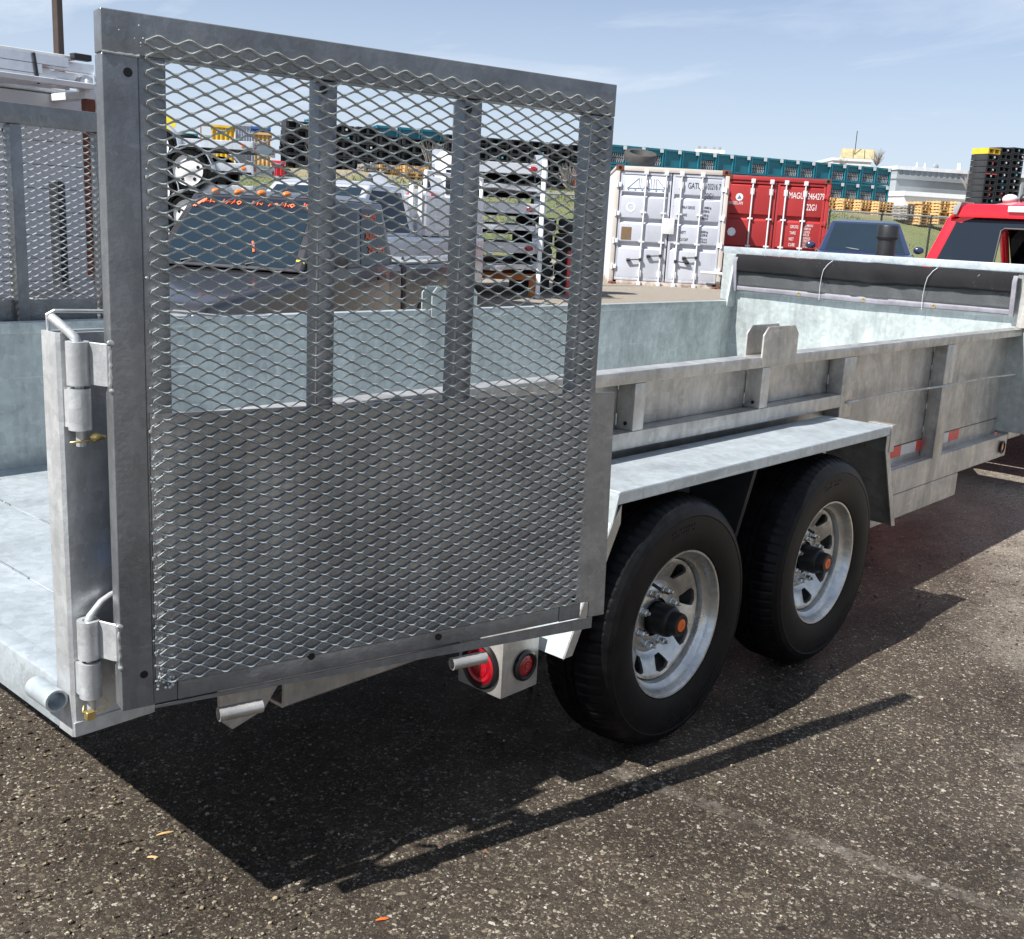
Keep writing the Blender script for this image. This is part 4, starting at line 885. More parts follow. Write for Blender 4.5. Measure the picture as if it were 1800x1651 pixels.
q = MB(); q.hexa([(-.005, .36, 1.66), (-.005, -.36, 1.66), (-.005, -.36, 1.60), (-.005, .36, 1.60)], [(.03, .36, 1.66), (.03, -.36, 1.66), (.03, -.36, 1.60), (.03, .36, 1.60)]) if 0 else None
q = MB(); q.box(.030, .058, .14, .36, 1.752, 1.800); q.box(.030, .058, -.36, -.14, 1.752, 1.800); bl = vpart(q, 'cargo_lamp', 'white', RT, .008)
q = MB(); q.box(.028, .058, -.138, .138, 1.752, 1.800); vpart(q, 'brake_lamp', 'red_lens', RT, .008)
def rw(y, z):      # point of the rear glass plane
    return Vector((-.022 + (z - 1.24) * .27 if z > 1.24 else -.022, y, z))
def rwpane(pts, name, mat, par, th=.012):
    mb = MB(); mb.hexa([rw(y, z) for y, z in pts], [rw(y, z) + Vector((th, 0, 0)) for y, z in pts]); return vpart(mb, name, mat, par, 0, 30)
gl = rwpane([(.93, 1.24), (.40, 1.24), (.40, 1.735), (.785, 1.735), (.83, 1.66)], 'rear_window', 'glass', RT)
rwpane([(.40, 1.62), (-.40, 1.62), (-.40, 1.735), (.40, 1.735)], 'window_band', 'glass', gl)
rwpane([(-.40, 1.24), (-.93, 1.24), (-.83, 1.66), (-.785, 1.735), (-.40, 1.735)], 'rear_window', 'glass', RT)
rwpane([(.40, 1.24), (-.40, 1.24), (-.40, 1.30), (.40, 1.30)], 'window_sill', 'black', gl, .03)
sl = MB(); rr_ = [(.40, 1.30), (.40, 1.60), (.375, 1.62), (-.375, 1.62), (-.40, 1.60), (-.40, 1.30)]
sl.tube([rw(*p) + Vector((-.004, 0, 0)) for p in rr_ + rr_[:1]], .009, 6); vpart(sl, 'slider_frame', 'black', gl)
q = MB(); q.box(-.03, .02, -.98, .98, .62, 1.236); vpart(q, 'back_panel', 'red_paint', RT, .01)
q = MB()
for y in (.04, -.55): q.box(.50, .62, y - .14, y + .14, 1.36, 1.50); q.box(.48, .64, y - .24, y + .24, .8, 1.36)
q.box(.30, .46, -.62, .62, .8, 1.24); vpart(q, 'seat', 'seat', RT, .035)
q = MB(); q.hexa([(2.24, -.92, 1.24), (2.24, .92, 1.24), (1.49, .80, 1.72), (1.49, -.80, 1.72)], [(2.235, -.92, 1.24), (2.235, .92, 1.24), (1.485, .80, 1.72), (1.485, -.80, 1.72)]); vpart(q, 'windscreen', 'clear', RT, 0, 0)
q = MB(); q.box(1.9, 2.3, -.95, .95, .9, 1.20); vpart(q, 'dashboard', 'seat', RT, .03)
body_shell(RT, [(2.3, .5), (2.3, 1.19), (3.3, 1.14), (3.42, .9), (3.42, .5)], .99, 'red_paint', .07, 'bonnet')
q = MB()
q.box(-2.05, -.05, .90, 1.0, .55, 1.17); q.box(-2.05, -.05, -1.0, -.90, .55, 1.17); q.box(-2.05, -.05, -.9, .9, .60, .66); tb = vpart(q, 'truck_bed', 'red_paint', RT, .02)
q = MB(); q.box(-2.10, -2.045, -.90, .90, .58, 1.16); tg = vpart(q, 'tailgate', 'red_paint', RT, .02)
q = MB(); q.box(-2.13, -2.101, -.13, .13, .98, 1.06); vpart(q, 'handle', 'black', tg, .01)
for y in (.95, -.95):
    q = MB(); q.box(-2.09, -2.04, y - .06, y + .06, .72, 1.10); vpart(q, 'tail_light', 'red_lens', RT, .01)
q = MB(); q.box(-2.28, -2.10, -.95, .95, .42, .58); vpart(q, 'bumper', 'alu', RT, .03)
for xx in (2.55, -1.05):
    for y in (1.0, -1.0): car_wheel(RT, xx, y, .39, 'silver_paint', .26)
q = MB(); q.ball((.42, .47, 1.865), .085, 14, 8, (1.4, .7, .55)); vpart(q, 'roof_beacon', 'offwhite', rf, 0, 60)
q = MB(); q.ball((.45, .36, 1.875), .05, 12, 8, (1.5, .9, .9)); vpart(q, 'roof_aerial', 'black', rf, 0, 60)
q = MB(); q.box(.035, .07, .765, .80, 1.72, 1.795); q.hexa([(.03, .765, 1.72), (.03, .80, 1.72), (.03, .772, 1.82), (.03, .735, 1.82)], [(.3, .765, 1.74), (.3, .80, 1.74), (.3, .772, 1.83), (.3, .735, 1.83)]); vpart(q, 'roof_gutter', 'roof_grey', rf, .004)

# dark blue car by the red container
sp_ = PX(1519, 440, 21.3); SV = thing('car', 'dark blue car parked between the red container and the red pickup', 'car', (sp_.x + 1.1, sp_.y + .55, gz(sp_.x, sp_.y)), math.atan2(-.45, -.88))
body_shell(SV, [(2.2, .3), (2.25, .7), (2.0, .88), (1.0, 1.02), (-2.1, 1.05), (-2.15, .3)], .89, 'navy_paint', .08)
cb2, f2, r2, l2, ri2 = cabin(SV, (-2.0, 1.15), (-1.7, .30), 1.0, 1.60, .82, .63, 'navy_paint')
g = MB(); pane(g, f2, (.06, .06, .04, .05)); ws2 = vpart(g, 'windscreen', 'glass_blue', SV, 0, 30)
g = MB(); pane(g, flip(l2), (.12, .50, .08, .1)); pane(g, flip(l2), (.53, .08, .08, .1)); vpart(g, 'window', 'glass', SV, 0, 30)
g = MB(); pane(g, ri2, (.08, .53, .08, .1)); pane(g, ri2, (.50, .12, .08, .1)); vpart(g, 'window', 'glass', SV, 0, 30)
q = MB(); q.tube([(1.1, .5, 1.04), (.95, -.1, 1.10)], .012, 6); q.tube([(1.1, -.1, 1.04), (.95, -.65, 1.10)], .012, 6); vpart(q, 'wiper', 'black', ws2)
for y in (.9, -.9):
    q = MB(); q.ball((.75, y + (.08 if y > 0 else -.08), 1.08), .10, 10, 6, (.5, 1, .7)); vpart(q, 'mirror', 'navy_paint', SV, 0, 60)
for xx in (1.4, -1.4):
    for y in (.9, -.9): car_wheel(SV, xx, y, .34)

# ------------------------------------------------------------------ shipping containers
def container(name, label, mat, loc, rz, bands, frame_mat):
    """doors face local -Y; local X runs along the door side from its left end; Z up"""
    t = thing(name, label, 'container', loc, rz); Wd, H, Ln = 2.438, 2.591, 6.06
    b = MB(); n = 40; prof = []
    for k in range(n):      # corrugated flanks
        y0 = .12 + (Ln - .24) * k / n; w = (Ln - .24) / n
        prof += [(y0, 0), (y0 + w * .25, .034), (y0 + w * .5, .034), (y0 + w * .75, 0)]
    poly = [(-.0 + .02 + d, y) for y, d in prof] + [(Wd - .02 - d, y) for y, d in reversed(prof)]
    b.prism(poly, 2, .16, H - .10); body = b.build('body', mat, t, 0, 20)
    fr = MB()
    for x in (0, Wd - .09): fr.box(x, x + .09, 0.0, .13, .118, H - .118); fr.box(x, x + .09, Ln - .13, Ln, .118, H - .118)
    for y in (0, Ln - .12):
        fr.box(.162, Wd - .162, y + .005, y + .12, H - .115, H - .015); fr.box(.162, Wd - .162, y + .005, y + .12, .01, .15)
    for x in (.005, Wd - .085): fr.box(x, x + .08, .18, Ln - .18, H - .07, H - .01); fr.box(x, x + .08, .18, Ln - .18, .02, .15)
    vpart(fr, 'frame', frame_mat, t, .01)
    vpart(MB().box(.05, Wd - .05, .1, Ln - .1, H - .05, H - .022), 'roof', mat, t)
    for x in (0, Wd - .162):
        for z in (0, H - .118):
            c_ = MB(); c_.box(x, x + .162, -.004, .178, z, z + .118); o = vpart(c_, 'corner_casting', 'rust', t, .008)
            h = MB(); h.lathe((x + .081, -.0055, z + .059), [(0, 0), (.035, 0), (.035, .004)], 16, 1); vpart(h, 'hole', 'hub', o)
    for s in (0, 1):
        x0 = .10 if s == 0 else Wd / 2 + .012; x1 = Wd / 2 - .012 if s == 0 else Wd - .10
        # pressed door leaf: zigzag in height
        z0, z1 = .17, H - .135; pr = [(.080, z0)]
        for za, zb in bands: pr += [(.080, za - .02), (.026, za + .004), (.026, zb - .004), (.080, zb + .045)]
        pr += [(.080, z1), (.12, z1), (.12, z0)]
        d = MB(); d.hexa([(x0 + .055, y, z) for y, z in pr], [(x1 - .055, y, z) for y, z in pr])
        for xa, xb in ((x0, x0 + .056), (x1 - .056, x1)): d.box(xa, xb, .028, .10, z0, z1)
        for za, zb in ((z0 - .01, z0 + .05), (z1 - .05, z1 + .01)): d.box(x0, x1, .026, .098, za, zb)
        dr = vpart(d, 'door', mat, t, .006)
        gk = MB(); gk.box(x0 - .012, x0, .03, .1, z0, z1); gk.box(x1, x1 + .012, .03, .1, z0, z1); vpart(gk, 'door_seal', 'hub', dr)
        for fx in ((.50, .89) if s == 0 else (.17, .57)):
            xx = x0 + (x1 - x0) * fx; lbm = MB()
            lbm.tube([(xx, -.008, .11), (xx, -.008, H - .09)], .019, 10)
            lk = vpart(lbm, 'locking_bar', 'offwhite', dr, 0, 50)
            for zs, w_, ya, yb, hz_ in (((.10, H - .13), .045, -.03, .03, .05), ((.32, H - .36), .04, -.02, .03, .07), ((1.0, 1.62), .06, -.025, .035, .02)):
                for z in zs: vpart(MB().box(xx - w_, xx + w_, ya, yb, z - hz_, z + hz_), 'bar_bracket', 'offwhite', dr, .006)
            hh = MB(); dirn = 1 if fx < .5 else -1; zz = .62 if fx in (.5, .17) else .72
            hh.box(xx - .03, xx + .03, -.05, -.01, zz - .03, zz + .03); hh.tube([(xx, -.035, zz), (xx + dirn * .30, -.042, zz - .02)], .014, 6); hh.box(xx + dirn * .26 - .04, xx + dirn * .26 + .04, -.04, .03, zz - .05, zz + .01)
            vpart(hh, 'handle', 'dark' if mat == 'cont_white' else 'offwhite', dr, .004)
        for z in (.45, 1.0, 1.58, 2.18):
            hx_ = .085 if s == 0 else Wd - .085; q = MB(); q.box(hx_ - .05, hx_ + .05, -.012, .05, z - .045, z + .045); q.tube([(hx_ + (-.035 if s == 0 else .035), -.01, z - .06), (hx_ + (-.035 if s == 0 else .035), -.01, z + .06)], .02, 8); vpart(q, 'hinge', 'white' if mat == 'cont_white' else 'cont_red', dr, .004)
    return t
def DM(x, z, y=.022): return Matrix(((1, 0, 0, x), (0, 0, -1, y), (0, 1, 0, z), (0, 0, 0, 1)))
wl0 = PX(1069, 503, 24.0); rzc = rad(-50); cdir = Vector((math.cos(rzc), math.sin(rzc), 0))
WCt = container('shipping_container', 'weathered white shipping container with rusty corners and a worn bridge logo', 'cont_white', (wl0.x, wl0.y, wl0.z - .01), rzc, [(.22, .84), (1.0, 1.37), (1.5, 1.93), (2.04, 2.38)], 'cont_rail')
vpart(MB().box(.22, 1.12, .0215, .025, 2.05, 2.37), 'sign_panel', 'white', WCt, 0)
logo = MB(); Y_ = .019
logo.tube([(.27, Y_, 2.12), (.50, Y_, 2.33)], .007, 4); logo.tube([(1.08, Y_, 2.12), (.90, Y_, 2.33)], .007, 4)
for x in (.51, .55, .62, .70, .77, .83, .88): logo.tube([(x, Y_, 2.12), (x, Y_, 2.335)], .0055, 4)
logo.tube([(.25, Y_, 2.12), (1.10, Y_, 2.12)], .008, 4)
for k in range(6): logo.box(.27 + .15 * k, .31 + .15 * k, .018, .021, 2.07, 2.095)
vpart(logo, 'logo', 'ink_blue', WCt, 0, 0)
for x, z, b, sz in ((1.56, 2.14, 'GATU', .175), (1.935, 2.14, '103216 7', .175), (1.935, 1.94, '22G1', .175), (1.47, 1.73, 'MAX GROSS', .085), (1.47, 1.57, 'TARE', .085), (1.47, 1.20, 'NETT', .085), (1.47, 1.05, 'CU CAP', .085),
        (1.945, 1.75, '30480 kg', .07), (1.92, 1.675, '67200 lb', .07), (1.92, 1.59, '2180 kg', .07), (1.92, 1.52, '4810 lb', .07), (1.92, 1.24, '28300 kg', .07), (1.92, 1.17, '62390 lb', .07), (1.92, 1.09, '33.2 cu m', .06), (1.92, 1.03, '1170 cu ft', .06)):
    text(b, sz, 'ink_black', WCt, DM(x, z, .0225), sx=.50 if x > 1.9 and sz > .1 else .6)
vpart(MB().box(.20, .42, .021, .025, 1.03, 1.30), 'brown_label', 'brown', WCt)
vpart(MB().lathe((.37, .0255, 1.72), [(.07, 0), (.07, -.004), (.10, -.004), (.10, 0)], 24, 1), 'round_mark', 'white', WCt)
vpart(MB().box(Wx := 1.10, 1.33, -.055, .02, 1.19, 1.52), 'lock_box', 'offwhite', WCt, .01)
dn = MB()
for y in (.2, 3.0, 5.8): dn.box(.1, 2.3, y - .08, y + .08, -.16, -.005)
vpart(dn, 'dunnage', 'dark', WCt, .01)
vpart(MB().tube([(1.98, -.12, .42), (2.75, -.14, .40)], .03, 10), 'safety_bar', 'white', WCt)
rl0 = Vector((wl0.x, wl0.y, 0)) + cdir * 2.60 + Vector((-cdir.y, cdir.x, 0)) * 1.8
RCt = container('shipping_container', 'red shipping container beside the white one, with white lettering', 'cont_red', (rl0.x, rl0.y, wl0.z + .01), rzc, [(.25, .85), (1.0, 1.58), (1.72, 2.36)], 'cont_red')
for x, z, b, sz in ((1.49, 2.08, 'MAGU', .20), (1.925, 2.08, '2464279', .20), (1.925, 1.83, '22G1', .20), (1.60, 1.43, 'GROSS', .10), (1.60, 1.29, 'TARE', .10), (1.60, 1.15, 'NET', .10), (1.60, 1.02, 'CUBE', .10),
        (1.935, 1.485, '30480 KG', .075), (1.90, 1.41, '67200 LB', .075), (1.90, 1.335, '2210 KG', .075), (1.90, 1.27, '4870 LB', .075), (1.90, 1.195, '28270 KG', .075), (1.90, 1.13, '62330 LB', .075), (1.90, 1.065, '33.2 CU.M', .06), (1.90, 1.01, '1172 CU.FT', .06), (.13, 1.90, 'MAGELLAN', .105)):
    text(b, sz, 'ink_white', RCt, DM(x, z, .0225), sx=.56 if x > 1.9 and sz > .1 else .62)
vpart(MB().lathe((.37, .026, 2.09), [(0, -.004), (.085, -.004), (.085, .002)], 28, 1), 'logo', 'ink_white', RCt, 0, 30)
vpart(MB().prism([(.32, 2.05), (.42, 2.05), (.37, 2.14)], 1, .0195, .0215), 'logo', 'ink_blue', RCt, 0, 0)
vpart(MB().lathe((.26, .026, 1.30), [(0, -.004), (.10, -.004), (.10, .002)], 8, 1), 'badge', 'alu', RCt, 0, 30)
tyq = PX(1112, 281, 24.0)
ty = MB(); ty.lathe((0, 0, .10), [(.20, .0), (.25, -.10), (.34, -.105), (.36, -.07), (.36, .07), (.34, .105), (.25, .10), (.20, 0)], 36, 2)
o = ty.build('tyre', 'rubber_dry'); o.location = (wl0.x + cdir.x * .55 + .5, wl0.y + cdir.y * .55 + .45, wl0.z + 2.70); o.rotation_euler = (rad(16), rad(6), rad(-54)); tag(o, 'worn black tyre lying on the roof of the white container', 'tyre')

# ------------------------------------------------------------------ chain link fence
FT = thing('chain_link_fence', 'chain link fence with dark posts and a top rail in front of the grassy bank', 'fence', (*FA.lerp(FB, .5), .3), world=True)
FLn = (FB - FA).length
def fz(u): p = FA + FU * u; r = p.length; return .4 + 0 * u
def ftop(u): return 2.40 + .25 * u / FLn
for k in range(15):
    u = .5 + FLn / 14.6 * k; p = FA + FU * u
    vpart(MB().tube([(p.x, p.y, .3), (p.x, p.y, ftop(u) + .06)], .042, 8), 'fence_post', 'dark', FT).location = -WORLD[FT.name]
q = MB().tube([(*(FA + FU * u), ftop(u)) for u in (0, FLn * .5, FLn)], .032, 8); vpart(q, 'top_rail', 'roof_grey', FT).location = -WORLD[FT.name]
cm = MB(); pit = .13; u = 0
while u < FLn:
    for sg in (1, -1):
        hgt = ftop(u) - .35; a0 = FA + FU * u; a1 = FA + FU * (u + sg * hgt)
        p0, p1 = Vector((a0.x, a0.y, .35)), Vector((a1.x, a1.y, .35 + hgt)); n_ = Vector((FN.x, FN.y, 0)) * .004; w_ = Vector((FU.x, FU.y, 0)) * .006
        cm.add([p0 - w_, p0 + w_, p0 + n_, p1 - w_, p1 + w_, p1 + n_], [(0, 1, 4, 3), (1, 2, 5, 4), (2, 0, 3, 5)])
    u += pit
o = vpart(cm, 'wire_mesh', 'roof_grey', FT, 0, 0); o.location = -WORLD[FT.name]; o['kind'] = 'stuff'

# ------------------------------------------------------------------ the storage yard on top of the bank
RA, RB = Vector((29.3, 40.5)), Vector((61.5, 26.6)); RU = (RB - RA).normalized(); RN = Vector((-RU.y, RU.x)); RZ = math.atan2(RU.y, RU.x)
def crate(kind):
    t = thing('storage_crate', 'teal storage crate', 'crate', (0, 0, 0)); w, h, d = 1.03, .965, 1.0
    f = MB()
    for x in (0, w - .07):
        f.box(x, x + .07, 0, .07, 0, h); f.box(x, x + .07, d - .07, d, 0, h)
    f.box(.071, w - .071, .004, .06, h - .11, h - .01); f.box(.071, w - .071, .004, .06, .02, .12)
    f.box(.02, w - .02, .08, d - .02, h - .06, h - .004); f.box(.02, w - .02, .08, d - .02, .03, .10)
    f.box(.012, .05, .08, d - .08, .1, h - .1); f.box(w - .05, w - .012, .08, d - .08, .1, h - .1); f.box(.07, w - .07, d - .05, d - .02, .1, h - .1)
    f.build('frame', 'teal', t, 0, 20)
    if kind == 0: MB().box(.071, w - .071, .075, .10, .121, h - .111).build('side_panel', 'teal', t, 0, 20)
    else:
        MB().box(.071, w - .071, .07, .10, h - .38, h - .111).build('side_panel', 'teal', t, 0, 20)
        for k in range(7):
            x = .11 + k * .118
            for z in ((.13, .36) if kind == 1 else (.14,)): MB().hexa([(x, .072, z), (x + .055, .072, z), (x + .055, .12, z), (x, .12, z)], [(x + .035, .072, z + .20), (x + .09, .072, z + .20), (x + .09, .12, z + .20), (x + .035, .12, z + .20)]).build('slat', 'grey_glass', t, 0, 20)
    MB().box(w - .24, w - .04, -.004, .0035, h - .20, h - .02).build('tag_plate', 'white', t, 0, 20)
    return t
CR = [crate(0), crate(1), crate(2)]; used = [0, 0, 0]; nrow = {0: 'bottom', 1: 'middle', 2: 'top'}
def rowpt(u, n): return RA + RU * u + RN * n
cols = 31; black_cols = set(range(2, 14)) | {0}
ord_ = ['first', 'second', 'third', 'fourth', 'fifth', 'sixth', 'seventh', 'eighth', 'ninth', 'tenth', 'eleventh', 'twelfth', 'thirteenth', 'fourteenth', 'fifteenth', 'sixteenth', 'seventeenth', 'eighteenth', 'nineteenth']
pat = random.Random(5)
def topz(c): return 5.53 + .10 * c / cols
def put_crate(c, r, n, kind, label):
    p = rowpt(c * 1.08, n); z = topz(c) - (3 - r) * .975
    k = kind
    if not used[k]: used[k] = 1; o = CR[k]; o.location = (p.x, p.y, z); o.rotation_euler = (0, 0, RZ); o['label'] = label; o['group'] = 'teal crates stacked on the bank'
    else: dup(CR[k], (p.x, p.y, z), RZ, label, 'teal crates stacked on the bank')
right_cols = list(range(14, 32))
for c in right_cols:
    for r in (0, 1, 2):
        kind = pat.choice((0, 1, 1, 2)) if r < 2 else (1 if c in (14, 15, 16, 17, 20, 23, 25, 26, 28, 29, 30, 31) else 0)
        look = {0: 'solid fronted', 1: 'slatted', 2: 'half slatted'}[kind]
        put_crate(c, r, 0, kind, f'{look} teal crate, {nrow[r]} row, {ord_[31 - c]} from the right end')
for r in (0, 1, 2): put_crate(1, r, 0, 1, f'slatted teal crate, {nrow[r]} of the lone teal column among black crates')
for c in (4, 5, 6): put_crate(c, 2, .55, 0, f'teal crate lying behind the top of the black crates, {ord_[c - 4]} from the left')
def black_crate(w, h, d, lbl):
    t = thing('black_crate', lbl, 'crate'); f = MB()
    f.box(0, w, 0, d, 0, h * .16); f.box(0, w, 0, d, h * .80, h * .97)
    for x in (0, w * .44, w * .88): f.box(x, x + w * .12, .01, d - .01, h * .16, h * .80)
    f.box(.02, w - .02, d * .35, d * .45, h * .16, h * .8); f.build('deck', 'black_pallet', t, 0, 20)
    return t
bc = black_crate(1.0, .34, 1.0, ''); first = True
for c in sorted(black_cols):
    for r in range(9):
        h = .345; z = topz(c) - .18 - (9 - r) * h + pat.uniform(-.01, .01) - (.3 if c in (4, 5, 6) else 0)
        if c in (4, 5, 6) and r == 8: z += 0
        p = rowpt(c * 1.08 + pat.uniform(-.04, .04), pat.uniform(-.1, .1)); lab = f'black crate, {ord_[8 - r]} layer down, {ord_[sorted(black_cols).index(c)]} column of the long dark stack'
        if first: o = bc; o.location = (p.x, p.y, z); o.rotation_euler = (0, 0, RZ); tag(o, lab, 'crate', 'black crates in the long dark stack'); first = False
        else: o = dup(bc, (p.x, p.y, z), RZ, lab, 'black crates in the long dark stack')
        if pat.random() < .35:
            sm = MB().box(.62, .70, -.012, .0, .12, .20); d = sm.build('paper_tag', pat.choice(('white', 'white', 'cyan')), o, 0, 20)
# dark stack behind the red truck
bp = PX(1733, 300, 60.0); rz_b = RZ + .06; ub = Vector((math.cos(rz_b), math.sin(rz_b)))
names = ['left hand', 'middle', 'right hand']; first = True
for c in range(3):
    for r in range(11):
        z = 6.36 + (.10 if c == 1 else .16 if c == 2 else 0) - (11 - r) * .30; p = Vector((bp.x, bp.y)) + ub * (c * .90)
        yel = c == 0 and r == 10; lab = 'yellow plastic pallet on top of the left column of black pallets behind the red pickup' if yel else f'black pallet, {ord_[10 - r]} from the top, {names[c]} column behind the red pickup'
        t = black_crate(.87, .285, 1.0, lab); t.location = (p.x, p.y, z); t.rotation_euler = (0, 0, rz_b); t['group'] = 'pallets stacked behind the red pickup'; t.name = 'plastic_pallet'
        if yel:
            for ch in t.children: ch.data.materials[0] = M['yellow']
        elif pat.random() < .75:
            x = pat.choice((.42, .5, .74)); MB().lathe((x, -.006, .15), [(0, -.01), (.05, -.01), (.05, 0)], 8, 1).build('end_cap', pat.choice(('cyan', 'cyan', 'white', 'white', 'tape_red', 'offwhite')), t, 0, 30)
        if c == 0 and r == 6:
            for x in (.02, .5): MB().box(x, x + .34, -.01, -.001, .22, .27).build('stripe', 'tape_red', t, 0, 20)
# timber pallets
def wood_pallet(mat, w=.98):
    t = thing('timber_pallet', 'x', 'pallet'); f = MB(); rn = random.Random(3)
    for k in range(3): f = MB(); f.box(k * (w - .1) / 2, k * (w - .1) / 2 + .1, 0, 1.0, .025, .112); f.build('bearer', mat, t, 0, 20)
    for k in range(5): MB().box(0, w, k * .225, k * .225 + .1, .113, .134).build('slat', mat, t, 0, 20)
    for k in range(3): MB().box(0, w, k * .45, k * .45 + .1, .002, .0245).build('slat', mat, t, 0, 20)
    return t
WP = {'wood': wood_pallet('wood'), 'wood_grey': wood_pallet('wood_grey')}; wu = set()
def pile(px, d, ytop, n, mat, label, group, jitter=.03):
    q = PX(px, ytop, d); top = q.z
    for k in range(n):
        lb_ = f'{label}, {ord_[n - 1 - k]} from its top'
        a_ = RZ + pat.uniform(-.05, .05); loc = (q.x + pat.uniform(-jitter, jitter), q.y + pat.uniform(-jitter, jitter), top - (n - k) * .142)
        if mat not in wu:
            wu.add(mat); o = WP[mat]; o.location = loc; o.rotation_euler = (0, 0, a_); o['label'] = lb_; o['group'] = group
        else: dup(WP[mat], loc, a_, lb_, group)
for k, px in enumerate((1452, 1484, 1515, 1546)): pile(px, 60.5, 346 + k * 2.6, 7, 'wood', f'yellow timber pallet in pile {ord_[k]} from the red container', 'timber pallets below the teal crates')
for k, px in enumerate((1622, 1655, 1687)): pile(px, 58, 354 - (2 if k else 0) + k, 8, 'wood', f'yellow timber pallet, pile {["beside the grey one", "second from the grey one", "against the red roof"][k]}', 'timber pallets by the white building')
pile(1596, 58, 361, 5, 'wood_grey', 'weathered grey timber pallet beside the white shed', 'grey timber pallets')
for k, px in enumerate((640, 668, 712)): pile(px, 43.5, 287 + k * 1.5, 5, 'wood' if k else 'wood_grey', ['grey timber pallet in the pile on the bank', 'timber pallet in the middle pile on the bank', 'timber pallet in the bank pile nearest the white machine'][k], 'timber pallets on the bank crest')

# buildings beyond
def building(px0, px1, d0, d1, ytop, zb, name, label, mat, rib=.0, roof=None):
    a, b = PX(px0, ytop, d0), PX(px1, ytop, d1); ax = Vector((b.x - a.x, b.y - a.y)); ln = ax.length; r = math.atan2(ax.y, ax.x); H = a.z - zb
    t = thing(name, label, 'building', (a.x, a.y, zb), r)
    if rib:
        pts = []; n = int(ln / rib)
        for k in range(n): pts += [(k * rib, 0), (k * rib + rib * .45, 0), (k * rib + rib * .5, .06), (k * rib + rib * .95, .06)]
        w = MB().prism(pts + [(ln, 0), (ln, 10), (0, 10)], 2, 0, H)
    else: w = MB().box(0, ln, 0, 10, 0, H)
    w.build('wall', mat, t, 0, 20); rf = MB().box(-.1, ln + .1, -.12, 10.1, H + .002, H + .28).build('roof', roof or 'offwhite', t, 0, 20)
    return t, rf, H, ln
g1, r1, H1, l1_ = building(1578, 1990, 92, 104, 298, 3, 'warehouse', 'long grey ribbed warehouse rising behind the teal crates', 'roof_grey', .5)
for x in (1.9, 2.6): MB().tube([(x, .5, H1 + .2), (x, .5, H1 + .65)], .08, 8).build('vent', 'offwhite', r1)
MB().ball((3.6, .6, H1 + .42), .26, 10, 6, (1, .3, 1)).build('dish', 'roof_grey', r1, 0, 60); MB().tube([(5.6, .5, H1 + .2), (5.6, .5, H1 + .8)], .16, 8).build('vent', 'white', r1)
building(1576, 1760, 84, 90, 314, 3, 'warehouse', 'lower pale grey annex in front of the long warehouse', 'roof_grey', 0, 'roof_grey')
building(1590, 1760, 74, 78, 344, 3, 'shed', 'low plain white shed wall behind the timber pallets', 'white', 0, 'white')
hb, hr, HH, hl_ = building(1464, 1532, 118, 119, 282, 3, 'house', 'distant building with a tan panelled roof above the teal crates', 'offwhite')
for k in range(3): MB().hexa([(.9 + 1.15 * k, -.1, HH + .3), (1.95 + 1.15 * k, -.1, HH + .3), (1.95 + 1.15 * k, 1.2, HH + .3), (.9 + 1.15 * k, 1.2, HH + .3)], [(1.1 + 1.15 * k, .9, HH + 1.3), (2.15 + 1.15 * k, .9, HH + 1.3), (2.15 + 1.15 * k, 1.2, HH + 1.3), (1.1 + 1.15 * k, 1.2, HH + 1.3)]).build('roof_panel', 'tan', hr, 0, 20)
MB().tube([(2.2, .3, HH), (2.2, .3, HH + 3)], .04, 6).build('aerial', 'dark', hr)
for px, yt, s_ in ((1250, 258, 1.6),):
    a, b = PX(1222, 262, 100), PX(1272, 262, 100); t = thing('rooftop_unit', 'pale rooftop plant showing above the teal crates', 'roof plant', (a.x, a.y, 3), math.atan2(b.y - a.y, b.x - a.x))
    MB().box(0, 2.6, 0, 2, 0, a.z - 3).build('body', 'offwhite', t, 0, 20)
    for x in (.2, .7, 1.5, 2.0): MB().box(x, x + .25, .1, .5, a.z - 2.998, a.z - 2.72).build('vent', 'roof_grey', t, .02)
# bare shrubs beside the distant building
def shrub(px, py, d, h, label, n=60):
    p = PX(px, py, d); z0 = p.z; b = MB(); rn = random.Random(px)
    for k in range(n):
        a = rn.uniform(0, 2 * PI); s_ = rn.uniform(.1, .55) * h; top = Vector((p.x + math.cos(a) * s_, p.y + math.sin(a) * s_, z0 + rn.uniform(.5, 1) * h)); mid = Vector((p.x, p.y, z0)).lerp(top, .5) + Vector((rn.uniform(-.2, .2), rn.uniform(-.2, .2), 0)) * h * .3
        b.tube([(p.x, p.y, z0), mid, top], [.02 * h, .014 * h, .006 * h], 3, False)
    tag(b.build('shrub', 'wood_grey', smooth=0), label, 'shrub', 'bare shrubs')
shrub(1541, 292, 116, 1.7, 'bare shrub at the right side of the distant tan roofed building'); shrub(1705, 345, 80, 1.7, 'bare shrub against the pale warehouse wall'); shrub(1480, 296, 116, 1.0, 'bare shrub in front of the distant tan roofed building')
for px, d, y in ((760, 44, 300), (560, 41, 300), (1003, 49, 330)): shrub(px, y + 8, d, 1.3, {760: 'dry brushwood on the bank below the yellow pallets', 560: 'dry brushwood on the bank left of the grey pallets', 1003: 'dry brushwood on the bank by the teal crates'}[px])
